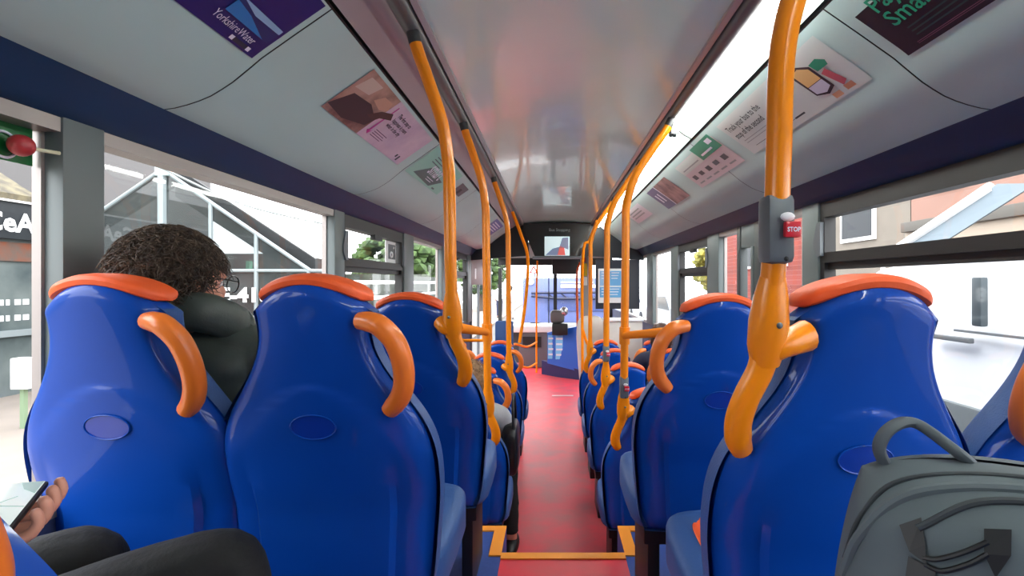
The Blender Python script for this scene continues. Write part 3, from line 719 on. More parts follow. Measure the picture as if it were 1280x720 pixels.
# ------------------------------------------------------------------ stickers on the windows
gs = thing('hammer_notice', V(-1.112, 1.02, .235), 'green window notice with a white ring behind the red hammer', 'sign')
gx = -1.111
bm = nb(); prism(bm, [V(gx, .86, .250), V(gx, 1.095, .250), V(gx, 1.095, .328), V(gx, .86, .328)], (-.003, 0, 0)); mk('board', bm, mat('safety_green', (10, 104, 48), rough=.4), gs)
bm = nb(); tube(bm, [V(gx + .003, 1.035 + .026 * math.cos(a * .2618), .281 + .026 * math.sin(a * .2618)) for a in range(25)], .0028, 6, cap=False); mk('ring', bm, WTEXT, gs)
text_mesh('lettering', 'EMERGENCY', .014, mat('pale_green', (90, 170, 120)), gs, lambda u, v: V(gx + .002, .90 + u, .300 + v))
bm = nb(); ball(bm, V(gx + .028, 1.045, .281), (.022, .022, .022), 3); 
eh = thing('emergency_hammer', V(gx + .02, 1.045, .26), 'round red emergency hammer head with a pale pin on the window post', 'hammer')
mk('head', bm, mat('hammer_red', (186, 56, 60), rough=.4, noise_amt=.2, noise_scale=60), eh)
bm = nb(); tube(bm, [V(gx + .028, 1.062, .280), V(gx + .046, 1.108, .281)], .004, 8); mk('pin', bm, mat('pin_cream', (226, 224, 190), rough=.5), eh)
cm = thing('camera_sticker', V(-1.11, 3.5, .12), 'white square sticker with grey camera symbol on the opening left window', 'sticker')
bm = nb(); ebox(bm, -1.108, -1.104, 3.40, 3.615, .14, .285); mk('backing', bm, WHITE, cm)
bm = nb(); ebox(bm, -1.1035, -1.102, 3.45, 3.60, .165, .265); mk('symbol', bm, MGREY, cm)
bm = nb(); tube(bm, [V(-1.1015, 3.51 + .024 * math.cos(a * .524), .195 + .018 * math.sin(a * .524)) for a in range(13)], .006, 6, cap=False); mk('lens_ring', bm, WHITE, cm)
bm = nb(); ball(bm, V(-1.1015, 3.565, .245), (.002, .012, .01), 1); mk('dot', bm, WHITE, cm)

# ------------------------------------------------------------------ people
def eval_mesh(ob):
    dg = bpy.context.evaluated_depsgraph_get(); dg.update()
    me = bpy.data.meshes.new_from_object(ob.evaluated_get(dg))
    d = ob.data; bpy.data.objects.remove(ob); bpy.data.meshes.remove(d)
    return me
def skin(joints, edges, sub=2, root=0):
    bm = nb(); sl = bm.verts.layers.skin.verify(); vs = [bm.verts.new(j[0]) for j in joints]
    for a, b in edges: bm.edges.new((vs[a], vs[b]))
    for v, j in zip(vs, joints):
        r = j[1]; v[sl].radius = (r, r) if not isinstance(r, tuple) else r
    vs[root][sl].use_root = True
    me = bpy.data.meshes.new('sk'); bm.to_mesh(me); bm.free()
    ob = bpy.data.objects.new('sk', me); COL.objects.link(ob)
    m = ob.modifiers.new('s', 'SKIN'); m.use_smooth_shade = True
    m2 = ob.modifiers.new('d', 'SUBSURF'); m2.levels = sub; m2.render_levels = sub
    return eval_mesh(ob)
def remesh(bms, vox, smooth=3):
    bm = nb()
    for x in bms:
        if isinstance(x, bpy.types.Mesh): bm.from_mesh(x); bpy.data.meshes.remove(x)
        else:
            t = bpy.data.meshes.new('t'); x.to_mesh(t); x.free(); bm.from_mesh(t); bpy.data.meshes.remove(t)
    me = bpy.data.meshes.new('rm'); bm.to_mesh(me); bm.free()
    ob = bpy.data.objects.new('rm', me); COL.objects.link(ob)
    m = ob.modifiers.new('r', 'REMESH'); m.mode = 'VOXEL'; m.voxel_size = vox
    if smooth:
        s = ob.modifiers.new('sm', 'SMOOTH'); s.factor = .5; s.iterations = smooth
    me = eval_mesh(ob); bm = nb(); bm.from_mesh(me); bpy.data.meshes.remove(me)
    return bm
SKIN = mat('skin', (214, 150, 126), rough=.5, noise_amt=.06, noise_scale=30)
def head_bm(c, rot):
    bm = nb()
    def hf(p):
        q = p.copy()
        if p.z < -.1: q.x *= 1 - .30 * (-.1 - p.z); q.y *= 1 - .12 * (-.1 - p.z); q.y += .12 * (-.1 - p.z)
        if p.y > .5: q.y = .5 + (p.y - .5) * .8
        return q
    ball(bm, (0, 0, 0), (.076, .096, .116), 3, hf)
    ball(bm, (0, .094, -.018), (.013, .020, .022), 2)          # nose
    ball(bm, (0, .088, .004), (.009, .012, .026), 2)
    for s in (-1, 1):
        ball(bm, (s * .077, -.008, -.008), (.010, .018, .032), 2)   # ears
        ball(bm, (s * .032, .078, .022), (.024, .012, .008), 2)     # brow
        ball(bm, (s * .036, .066, -.03), (.022, .018, .018), 2)     # cheek
    ball(bm, (0, .082, -.060), (.024, .010, .008), 2); ball(bm, (0, .074, -.095), (.022, .018, .016), 2)
    for v in bm.verts: v.co = rot @ v.co + Vector(c)
    return bm
def finger_chain(base, d, side, curl, L, r):
    pts = []; p = Vector(base); dd = Vector(d).normalized(); cu = Vector(curl).normalized()
    ang = 0
    for k, f in enumerate((.0, .45, .32, .23)):
        if k: ang += .5; dd2 = (dd * math.cos(ang) + cu * math.sin(ang)); p = p + dd2 * L * f
        pts.append((p.copy(), r * (1 - .10 * k)))
    return pts
def hand_bm(wrist, d, up, thumb, r=.0085):
    """open-cupped hand: palm plus five fingers; d towards the fingertips, up = back of hand, thumb = thumb side"""
    d, up, th = Vector(d).normalized(), Vector(up).normalized(), Vector(thumb).normalized(); w_ = Vector(wrist)
    out = [skin([(w_ - d * .02, (.024, .02)), (w_ + d * .03, (.032, .016)), (w_ + d * .085, (.038, .013))], [(0, 1), (1, 2)])]
    for k, (o_, L) in enumerate(((.028, .072), (.0095, .080), (-.0095, .075), (-.028, .060))):
        ch = finger_chain(w_ + d * .075 + th * o_, d, th, -up, L, r); out.append(skin(ch, [(i, i + 1) for i in range(3)]))
    ch = finger_chain(w_ + d * .025 + th * .028, (th * .8 + d * .6), d, -up + d * .5, .062, r * 1.1); out.append(skin(ch, [(i, i + 1) for i in range(3)]))
    return out
def person(root, hip, yaw, elbows, wrists, vox, skinmats, head_at=None, head_yaw=0, head_tilt=0, knees=None, ankles=None, hands=True, build=1.0, sho=.17, torso_tilt=0.0, feet_dir=(0, 1, 0), extra=None, hand_dirs=None, coat_bulk=.016, quilt=False, tz=1.0, neck=.47, bare=None):
    Rz = Matrix.Rotation(yaw, 3, 'Z'); hip = Vector(hip)
    Rt = Rz @ Matrix.Rotation(torso_tilt, 3, 'X')
    T = lambda x, y, z: hip + Rt @ Vector((x, y, z * tz))
    J = [(T(0, 0, 0), .125), (T(0, -.02, .18), .115), (T(0, -.02, .36), .13), (T(0, -.01, .46), .085), (T(0, .01, .54), .052), (T(0, .03, .62), .05)]
    ed = [(0, 1), (1, 2), (2, 3), (3, 4), (4, 5)]
    def add(p, r, par): J.append((Vector(p), r)); ed.append((par, len(J) - 1)); return len(J) - 1
    arms = []; legs = []
    for s, el, wr in ((-1, elbows[0], wrists[0]), (1, elbows[1], wrists[1])):
        a = add(T(s * sho, -.01, .44), .058, 3); b = add(el, .042, a); c = add(wr, .027, b); arms.append((T(s * sho, -.01, .44), Vector(el), Vector(wr)))
    for s, kn, an in ((-1, knees[0], ankles[0]), (1, knees[1], ankles[1])):
        a = add(hip + Rz @ Vector((s * .09, .06, -.01)), .088, 0); m_ = add((J[a][0] + Vector(kn)) / 2, .075, a); b = add(kn, .058, m_); c = add(an, .038, b); f = add(Vector(an) + Rz @ Vector(feet_dir) * .15 + Vector((0, 0, -.045)), .03, c)
        legs.append((J[a][0], Vector(kn), Vector(an)))
    meshes = [skin(J, ed)]
    hc = head_at if head_at is not None else T(0, .045, .70)
    hr = Matrix.Rotation(yaw + head_yaw, 3, 'Z') @ Matrix.Rotation(head_tilt, 3, 'X')
    meshes.append(head_bm(hc, hr))
    meshes.append(skin([(J[4][0], .05), (Vector(hc) + hr @ Vector((0, -.02, -.06)), .05)], [(0, 1)]))
    if hands:
        for i, (s, el, wr) in enumerate(((-1, elbows[0], wrists[0]), (1, elbows[1], wrists[1]))):
            if hand_dirs and hand_dirs[i] == 'skip': continue
            d = (Vector(wr) - Vector(el)).normalized()
            hd = hand_dirs[i] if hand_dirs else None
            up = Vector((0, 0, 1)); up = (up - d * up.dot(d)).normalized(); th = up.cross(d) * s
            if hd: d, up, th = hd
            meshes += hand_bm(wr, d, up, th)
    if extra: meshes += extra
    bmb = remesh(meshes, vox, 1 if bare else 3)
    # clothes: the skin's own surface lifted off the body, region by region, so that nothing pokes through
    def seg(p, a, b):
        ab = b - a; t = max(0, min(1, (p - a).dot(ab) / max(1e-9, ab.length_squared)))
        return (p - (a + ab * t)).length, t
    SEG = [('t', T(0, 0, .0), T(0, -.02, .36), .125), ('t', T(0, -.02, .36), T(0, -.01, neck), .09), ('n', T(0, -.01, neck + .04), Vector(hc) + Vector((0, 0, -.03)), .05), ('n', Vector(hc), Vector(hc) + Vector((0, 0, .05)), .10)]
    for (a, b, c) in arms: SEG += [('t', T(0, -.01, .44), a, .06), ('t', a, b, .05), ('a', b, c, .035), ('n', c + (c - b) * .12, c + (c - b) * .9, .03)]
    for (a, b, c) in legs: SEG += [('l', T(0, 0, -.05), a, .10), ('l', a, b, .075), ('k', b, c, .05), ('n', c, c + Vector((0, 0, -.05)), .04)]
    lab = []
    for v in bmb.verts:
        best = min(((seg(v.co, a, b)[0] - r, k, seg(v.co, a, b)[1]) for k, a, b, r in SEG))
        k = best[1]
        if k == 'a': k = 't' if best[2] < .93 else 'n'
        if k == 'k': k = 'l' if best[2] < .94 else 'n'
        if bare and (v.co - bare[0]).length < bare[1]: k = 'n'
        lab.append(k)
    bmb.verts.ensure_lookup_table(); bmb.verts.index_update()
    def cloth(name, key, m, q, wr_):
        bm = nb(); mp = {}
        for f in bmb.faces:
            if sum(lab[v.index] == key for v in f.verts) * 2 >= len(f.verts):
                vs = []
                for v in f.verts:
                    if v.index not in mp:
                        mp[v.index] = bm.verts.new(v.co)
                    vs.append(mp[v.index])
                bm.faces.new(vs)
        bm.normal_update()
        bmesh.ops.smooth_vert(bm, verts=bm.verts[:], factor=.5, use_axis_x=True, use_axis_y=True, use_axis_z=True)
        edge = {v for e in bm.edges if e.is_boundary for v in e.verts}
        for v in bm.verts:
            d = q + wr_ * noise.noise(v.co * 9) + wr_ * .6 * noise.noise(v.co * 22)
            if quilt and key == 't': d += .008 * abs(math.sin(v.co.z * 46 + 2 * noise.noise(v.co * 5)))
            v.co += v.normal * (d if v not in edge else .001)
        return mk(name, bm, m, root, angle=180)
    jk = cloth('jacket', 't', skinmats[0], coat_bulk, .007)
    cloth('trousers', 'l', skinmats[1], .010, .005)
    body = mk('body', bmb, SKIN, root, angle=180)
    for (a, b, c) in legs:
        bm = nb(); f = Rz @ Vector(feet_dir)
        M = Matrix.Rotation(math.atan2(-f.x, f.y), 3, 'Z')
        ball(bm, c + f * .06 + Vector((0, 0, -.045)), (.046, .135, .042), 3, lambda p: Vector((p.x, p.y, max(p.z, -.7))), M); mk('shoe', bm, BLACK, root)
    # eyes and lips
    for s in (-1, 1):
        bm = nb(); ball(bm, Vector(hc) + hr @ Vector((s * .031, .072, .004)), (.0125,) * 3, 2); ey = mk('eye', bm, mat('eye_white', (230, 228, 224), rough=.2), root)
        bm = nb(); ball(bm, Vector(hc) + hr @ Vector((s * .031, .0832, .004)), (.005,) * 3, 1); mk('iris', bm, mat('iris_brown', (50, 32, 22), rough=.2), ey)
    bm = nb(); ball(bm, Vector(hc) + hr @ Vector((0, .089, -.060)), (.022, .006, .007), 2); mk('lips', bm, mat('lip', (176, 96, 88), rough=.5), root)
    return hc, hr, T
def hair(root, hc, hr, m, rad=(.10, .118, .13), off=(0, -.02, .025), strands=900, length=.06, curl=.02, cut=None, width=.0016):
    bm = nb(); hc = Vector(hc)
    def inside(p):     # p in head space: leave the face free
        return not (p.y > .045 and p.z < .045) and not (p.z < -.075 and p.y > -.03)
    r = bmesh.ops.create_icosphere(bm, subdivisions=4, radius=1)
    dele = []
    for v in bm.verts:
        p = v.co.copy(); k = 1 + .10 * noise.noise(p * 4) + .05 * noise.noise(p * 11)
        q = Vector((p.x * rad[0] * k, p.y * rad[1] * k, p.z * rad[2] * k)) * .93 + Vector(off)
        v.co = q
        if (q.y > .03 and q.z < .035) or (q.z < -.08 and q.y > -.02): 
            v.co = Vector((q.x * .6, min(q.y, .05) * .6, max(q.z, -.06) * .8))
    for v in bm.verts: v.co = hc + hr @ v.co
    for i in range(strands):
        while True:
            d = Vector((random.gauss(0, 1), random.gauss(0, 1), random.gauss(0, 1))).normalized()
            q = Vector((d.x * rad[0], d.y * rad[1], d.z * rad[2])) + Vector(off)
            if not ((q.y > .035 and q.z < .045) or (q.y > -.005 and q.z < .0) or (q.z < -.05 and q.y > -.03)): break
        ph = random.uniform(0, 6.28); L = length * random.uniform(.5, 1.3); t1 = d.orthogonal().normalized(); t2 = d.cross(t1)
        fall = Vector((0, 0, -1))
        pts = []
        for k in range(6):
            f = k / 5; a = ph + f * 5.0
            pts.append(hc + hr @ (q * (.90) + d * (L * .50 * f) + fall * (L * .35 * f * f) + (t1 * math.cos(a) + t2 * math.sin(a)) * curl * (.3 + f) ))
        tube(bm, pts, [width, width, width, width * .9, width * .7, width * .35], 3)
    return mk('hair', bm, m, root, angle=180)

# curly-haired passenger in the left window seat
JKT = mat('black_jacket', (66, 74, 68), rough=.45, bump=.25, noise_scale=25, spec=.5)
BLKC = mat('black_trousers', (13, 13, 14), rough=.8, bump=.2, noise_scale=120)
hx, hy = -.855, 1.30
P1 = thing('person', V(hx, hy, -1.10), 'person with bushy dark curly hair, glasses and black padded jacket in the left window seat', 'person')
hc, hr, T1 = person(P1, V(hx, hy, -.56), 0.0, [V(hx - .2, hy + .06, -.42), V(hx + .235, hy + .05, -.42)], [V(hx - .08, hy + .27, -.44), V(hx + .10, hy + .27, -.44)], .0075, (JKT, BLKC),
    head_at=V(-.900, 1.235, .004), head_yaw=R(-28), head_tilt=R(-6), knees=[V(hx - .11, hy + .28, -.54), V(hx + .11, hy + .28, -.54)], ankles=[V(hx - .11, hy + .25, -1.0), V(hx + .11, hy + .25, -1.0)], coat_bulk=.024, quilt=True, feet_dir=(0, .9, 0), sho=.185, tz=.80)
HAIRD = mat('dark_brown_hair', (48, 36, 29), rough=.5, col2=(92, 74, 58), noise_scale=60)
hair(P1, hc, hr, HAIRD, rad=(.091, .112, .113), off=(.002, -.024, .022), strands=4500, length=.055, curl=.012, width=.0015)
# collar and hood roll
bm = nb(); sp_ = spline([V(hx - .004 + .088 * math.cos(a), hy - .035 + .085 * math.sin(a), -.108 - .03 * math.sin(a)) for a in [R(x) for x in range(0, 361, 30)]], 4); tube(bm, sp_, .033, 12)
for v in bm.verts: v.co += Vector((0, 0, (v.co.z - E + .108) * .5)) + Vector((.006 * noise.noise(v.co * 14), .006 * noise.noise(v.co * 17), .008 * noise.noise(v.co * 12)))
mk('collar', bm, JKT, P1, angle=180)
bm = nb(); 
for s in (-1, 1):
    tube(bm, [hc + hr @ Vector((s * .034 + .026 * math.cos(R(a)), .108, .004 + .022 * math.sin(R(a)))) for a in range(0, 361, 24)], .0016, 6, cap=False)
    tube(bm, [hc + hr @ Vector((s * .060, .108, .010)), hc + hr @ Vector((s * .084, .05, .012)), hc + hr @ Vector((s * .086, -.01, .004))], .0016, 6)
tube(bm, [hc + hr @ Vector((-.009, .108, .006)), hc + hr @ Vector((.009, .108, .006))], .0016, 6)
mk('glasses', bm, mat('dark_metal', (40, 40, 44), rough=.3, metal=.7), P1)

# passenger with the phone, lower left
P2 = thing('person', V(-.9, .66, -1.10), 'person in black trousers holding up a phone at the lower left, mostly out of view', 'person')
ph_c = V(-.668, .602, -.268)
Ld = Vector((-.50, .86, .10)).normalized(); Wd = Vector((-.86, -.48, .10)); Wd = (Wd - Ld * Wd.dot(Ld)).normalized(); Nd = Wd.cross(Ld)
if Nd.z < 0: Nd = -Nd
def PH(l, w_, n): return ph_c + Ld * l + Wd * w_ + Nd * n      # phone frame: l along, w away from the visible edge, n up
extra = []
# fingers come from beneath the phone and curl round its visible long edge
for k, (l, tipup, ln) in enumerate(((.056, .012, 1.0), (.027, .014, 1.0), (-.002, .014, 1.0), (-.030, .012, .9))):
    r = (.0078, .0084, .0084, .0074)[k]
    ch = [(PH(l - .012, .030, -.028), r * 1.05), (PH(l - .006, .002, -.030), r * 1.05), (PH(l - .002, -.049, -.022), r * 1.05), (PH(l, -.057, -.006), r), (PH(l + .002, -.049, tipup), r * .9)]
    extra.append(skin(ch, [(i, i + 1) for i in range(4)]))
extra.append(skin([(PH(-.10, .05, -.06), (.026, .022)), (PH(-.05, .045, -.042), (.036, .018)), (PH(.0, .035, -.034), (.040, .015)), (PH(.04, .03, -.030), (.036, .012))], [(0, 1), (1, 2), (2, 3)]))
extra.append(skin([(PH(-.05, .05, -.038), .015), (PH(-.02, .060, -.018), .0115), (PH(.01, .056, .004), .0105), (PH(.03, .044, .016), .0085)], [(0, 1), (1, 2), (2, 3)]))
wl = PH(-.10, .05, -.06)
person(P2, V(-.93, .62, -.54), R(-8), [V(-1.0, .42, -.40), V(-.82, .50, -.50)], [wl, V(-.76, .74, -.53)], .0045, (JKT, BLKC), head_at=V(-.95, .60, .08), head_tilt=R(-18),
    knees=[V(-.80, .915, -.475), V(-.54, .89, -.464)], ankles=[V(-.82, .78, -1.0), V(-.46, .72, -1.0)], hand_dirs=['skip', None], extra=extra, sho=.13, feet_dir=(0, 1, 0), tz=.9, bare=(ph_c, .115))
hair(P2, V(-.95, .60, .08), Matrix.Rotation(R(-18), 3, 'X'), mat('black_hair', (24, 20, 20), rough=.5), strands=300, rad=(.088, .108, .125))
phn = thing('phone', ph_c - Vector((0, 0, .01)), 'black smartphone showing a pale map, held at the lower left', 'phone')
def phone_box(l0, l1, w0, w1, n0, n1, bev):
    bm = nb(); box(bm, (l0, w0, n0), (l1, w1, n1), bev)
    for v in bm.verts: v.co = PH(v.co.x, v.co.y, v.co.z)
    return bm
mk('case', phone_box(-.076, .076, -.038, .038, -.0085, 0, .004), BLACK, phn)
scn = mk('display', phone_box(-.072, .072, -.0345, .0345, 0, .0012, .0004), mat('map_pale', (222, 232, 228), rough=.15, emit=.5), phn)
for nme, pts, c in (('map_block', [(.035, -.034), (.071, -.034), (.071, -.012), (.05, -.02)], (168, 196, 192)), ('map_pin_area', [(-.045, .0), (-.03, -.012), (-.012, -.006), (-.01, .014), (-.035, .016)], (130, 146, 146))):
    bm = nb(); poly(bm, [PH(a, b, .0016) for a, b in pts]); mk(nme, bm, mat(nme, c, rough=.2, emit=.3), scn)
bm = nb()
for a, b in (((-.06, -.03), (.06, .02)), ((.0, -.034), (.02, .034)), ((-.03, .03), (.03, -.02)), ((.02, .0), (.06, .03))):
    tube(bm, [PH(a[0], a[1], .0014), PH(b[0], b[1], .0014)], .0006, 4)
mk('map_roads', bm, mat('map_road', (176, 190, 186), emit=.3), scn)

# passenger in the first low-floor left seat
GREYT = mat('pale_grey_top', (178, 180, 182), rough=.8, bump=.2, noise_scale=80)
P3 = thing('person', V(-.4, 2.82, -1.59), 'person with long light brown hair and pale grey top in a low-floor left seat', 'person')
hc3, hr3, _ = person(P3, V(-.43, 2.80, -1.04), 0, [V(-.62, 2.86, -.84), V(-.25, 2.88, -.85)], [V(-.46, 3.04, -.90), V(-.30, 3.06, -.88)], .011, (GREYT, BLKC), head_at=V(-.425, 2.72, -.53),
    knees=[V(-.45, 3.10, -1.0), V(-.27, 3.12, -1.0)], ankles=[V(-.45, 3.05, -1.50), V(-.24, 3.02, -1.50)], feet_dir=(0, .5, 0), tz=.74, sho=.15, coat_bulk=.010)
hair(P3, hc3, hr3, mat('light_brown_hair', (126, 92, 62), rough=.5, col2=(166, 130, 92), noise_scale=40), rad=(.086, .108, .14), off=(0, -.025, -.005), strands=500, length=.08, curl=.006)
bg_ = thing('handbag', V(-.215, 2.78, -1.0), 'black shoulder bag against the passenger in the first low-floor left seat', 'bag')
bm = nb(); superbox(bm, V(-.225, 2.83, -.90), (.045, .13, .14), .5); 
for v in bm.verts: v.co += v.normal * .012 * noise.noise(v.co * 14)
mk('body', bm, mat('bag_black', (16, 16, 18), rough=.4, bump=.3, noise_scale=40), bg_)
bm = nb(); tube(bm, spline([V(-.205, 2.73, -.80), V(-.21, 2.76, -.66), V(-.21, 2.84, -.62), V(-.205, 2.93, -.80)], 6), .008, 8); mk('strap', bm, mat('bag_black', (16, 16, 18)), bg_)
# passenger by the right windows
P4 = thing('person', V(.93, 4.25, -1.59), 'person with short dark hair sitting by the right windows, head above the seat back', 'person')
hc4, hr4, _ = person(P4, V(.90, 4.24, -1.02), 0, [V(.68, 4.30, -.80), V(1.10, 4.30, -.80)], [V(.80, 4.5, -.86), V(.98, 4.5, -.86)], .012, (mat('navy_coat', (40, 40, 66), rough=.8), BLKC), head_at=V(.875, 4.13, -.46), tz=.86,
    knees=[V(.82, 4.56, -1.0), V(1.0, 4.56, -1.0)], ankles=[V(.82, 4.5, -1.50), V(1.0, 4.5, -1.50)], feet_dir=(0, .5, 0))
hair(P4, hc4, hr4, mat('dark_hair', (62, 40, 34), rough=.5, col2=(86, 58, 48), noise_scale=40), rad=(.095, .112, .125), strands=500, length=.03, curl=.006)

# ------------------------------------------------------------------ backpack on the rear bench
rb = thing('rear_bench', V(.62, .3, -1.10), 'blue rear bench cushion under the grey backpack', 'bench')
bm = nb(); superbox(bm, V(.70, .22, -.70), (.46, .46, .07), .3); mk('cushion', bm, FAB, rb)
bm = nb(); ebox(bm, .26, 1.16, -.2, .6, -1.10, -.75, .01); mk('base', bm, LINING, rb)
bk = thing('backpack', V(.52, .56, -.63), 'grey backpack with black logo and top handle, leaning on the blue seat back', 'backpack')
BPK = mat('backpack_grey', (84, 94, 98), rough=.75, noise_amt=.10, noise_scale=8, bump=.25)
BPD = mat('backpack_dark', (44, 50, 54), rough=.7)
BC = V(.575, .565, -.445)
BR = Matrix.Rotation(R(-28), 3, 'Z') @ Matrix.Rotation(R(4), 3, 'Y')
def bag_f(p):
    q = p.copy()
    t = max(0, p.z)
    q.x *= 1 - .07 * t ** 2.5; q.y *= 1 - .16 * t ** 2
    q.x += .02 * t
    q.z -= .17 * (abs(p.x) ** 3) * t
    return q
def bag_pt(x, z, off=0.0):
    """point on the front of the bag; x, z in -1..1"""
    y = -(max(0, 1 - abs(x) ** (1 / .3)) ** .5) * (max(0.0, 1 - abs(z) ** (1 / .3)) ** .5)
    y = -max(.0, (1 - abs(x) ** 4) * (1 - abs(z) ** 5)) ** .4
    p = bag_f(Vector((x, y, z)))
    return BC + BR @ Vector((p.x * .235, p.y * .125 - off, p.z * .235))
bm = nb()
N = 70
us = [-1 + 2 * i / N for i in range(N + 1)]
def wr(p): 
    return .010 * noise.noise(p * 7) + .010 * noise.noise(Vector((p.x * 7 + p.z * 6, p.y * 4, p.z * 19 - p.x * 5)))
def bag_surf(x, z, off=0.0):
    p = bag_pt(x, z); return p + BR @ Vector((0, -1, 0)) * (wr(p) + off)
fr = nb()
def fpt(u, v):
    x = math.sin(u * math.pi / 2); z = math.sin(v * math.pi / 2)
    p = bag_pt(x, z); return p + BR @ Vector((0, -1, 0)) * wr(p)
grid(fr, fpt, us, us)
def bpt(u, v):
    x = math.sin(u * math.pi / 2); z = math.sin(v * math.pi / 2)
    y = .75 * max(.0, (1 - abs(x) ** 4) * (1 - abs(z) ** 5)) ** .4
    p = bag_f(Vector((x, y, z))); return BC + BR @ Vector((p.x * .235, p.y * .125, p.z * .235))
grid(fr, bpt, us, us)
bmesh.ops.remove_doubles(fr, verts=fr.verts[:], dist=.0012)
mk('body', fr, BPK, bk, angle=80)
def bag_line(pts, r, name, m, off=.002, par=None, flat=None):
    bm = nb(); tube(bm, [p for p in spline([bag_surf(a, b, off) for a, b in pts], 8)], r, 8); return mk(name, bm, m, par or bk)
# main zip, its welt, pocket zip
bag_line([(-.985, .45), (-.96, .75), (-.82, .95), (-.4, .99), (.2, .99), (.8, .95)], .0028, 'main_zip', BPD, .002)
bag_line([(-.98, .36), (-.94, .66), (-.76, .90), (-.3, .962), (.3, .958), (.8, .88)], .006, 'welt', BPK, .000)
bag_line([(-.74, .76), (-.52, .90), (-.2, .93), (.05, .88), (.25, .80), (.34, .76)], .004, 'pocket_zip', BPD, .003)
bag_line([(.33, .78), (.36, .6), (.48, .40), (.70, .2)], .003, 'pocket_seam', BPD, .003)
bm = nb(); ball(bm, bag_surf(-.98, .26, .004), (.004, .004, .008), 2); mk('zip_pull', bm, mat('dull_metal', (150, 150, 150), rough=.3, metal=1), bk)
# top handle
h0, h1 = BC + BR @ Vector((-.185, .0, .196)), BC + BR @ Vector((-.100, .0, .220))
hp = [h0, h0 + Vector((-.012, .0, .030)), h0 + Vector((.004, 0, .055)), h0 + Vector((.034, 0, .060)), h1 + Vector((-.026, 0, .022)), h1]
sp_ = spline(hp, 8); bm = nb(); tube(bm, sp_, .0065, 12, flat=(Vector((0, 1, 0)), 1.6)); mk('top_handle', bm, mat('webbing_grey', (74, 82, 88), rough=.7), bk)
# logo: two crossing curved bars
def logo_poly(pts):
    bm = nb(); poly(bm, [bag_surf(a * .52 - .52, b * .8 + .65, .005) for a, b in pts]); mk('logo', bm, BLACK, bk, smooth=False)
logo_poly([(-.56, .14), (-.41, .20), (-.36, .06), (-.33, -.05), (-.46, .0)])
logo_poly([(.02, .20), (.20, .22), (.20, .10), (.12, -.03), (.03, .08)])
bag_line([(a * .52 - .52, b * .8 + .65) for a, b in ((-.36, -.02), (-.26, -.01), (-.10, .06), (.05, .14))], .0028, 'logo', BLACK, .003)
bag_line([(a * .52 - .52, b * .8 + .65) for a, b in ((-.34, -.06), (-.22, -.07), (-.06, .0), (.06, .08))], .0028, 'logo', BLACK, .003)
logo_poly([(-.46, -.03), (-.33, -.06), (-.26, -.08), (-.28, -.30), (-.46, -.30)])

# ------------------------------------------------------------------ outside
GZ = -1.89
bm = nb(); ebox(bm, -60, 60, -40, 90, GZ - .1, GZ); struct('ground', bm, mat('asphalt', (96, 95, 93), rough=.9, noise_amt=.15, noise_scale=1.2))
bm = nb(); ebox(bm, -30, -2.6, -30, 70, GZ, GZ + .1); struct('pavement', bm, mat('paving', (128, 118, 108), rough=.9, noise_amt=.12, noise_scale=1.5))
# shop beyond the far-left window
SH = thing('shop', V(-9.5, 6, GZ), 'dark fronted shop with white fascia letters beyond the first left window', 'shop')
bm = nb(); ebox(bm, -11, -8.62, -3, 8.55, GZ, 1.05); mk('shopfront', bm, mat('shop_glass', (66, 76, 78), rough=.35, col2=(110, 118, 116), noise_scale=1.3), SH)
bm = nb(); ebox(bm, -8.62, -8.5, -3, 8.55, .70, 1.28); mk('fascia', bm, mat('fascia_slate', (20, 25, 30), rough=.5), SH)
bm = nb(); ebox(bm, -8.63, -8.46, -3, 8.55, 1.28, 1.31); mk('fascia_rim', bm, WHITE, SH)
bm = nb(); prism(bm, [V(-8.55, -3, 1.42), V(-9.6, -3, 2.1), V(-11, -3, 2.1), V(-11, -3, 1.31), V(-8.55, -3, 1.31)], (0, 11.55, 0)); mk('roof', bm, mat('mossy_tiles', (96, 88, 66), rough=.9, col2=(60, 54, 44), noise_scale=6), SH)
text_mesh('lettering', 'CeA', .42, WHITE, SH, lambda u, v: V(-8.49, 7.62 + u, .82 + v), bold=.012)
for z, h in ((-.35, .09), (-.6, .09)):
    bm = nb()
    for k in range(9): ebox(bm, -8.63, -8.61, 7.3 + k * .13, 7.3 + k * .13 + (.09 if k % 3 else .05), z, z + h)
    mk('window_print', bm, WHITE, SH, smooth=False)
bm = nb(); ebox(bm, -8.60, -8.58, 6.5, 8.5, .35, .65); mk('orange_display', bm, mat('display_orange', (120, 62, 36), rough=.8, col2=(84, 76, 70), noise_scale=4), SH)
bm = nb(); ebox(bm, -8.62, -8.56, -3, 8.55, -.85, -.75); mk('sill', bm, mat('sill_grey', (130, 138, 140), rough=.6), SH)
cn = thing('utility_box', V(-6.5, 6.3, GZ + .1), 'white box on a thin post standing on the pavement outside the left window', 'box')
bm = nb(); ebox(bm, -6.62, -6.42, 6.25, 6.4, -1.30, -.92, .015); mk('box', bm, WHITE, cn)
bm = nb(); ebox(bm, -6.55, -6.50, 6.30, 6.35, GZ + .1, -1.3); mk('post', bm, mat('post_green', (120, 140, 110), rough=.6), cn)
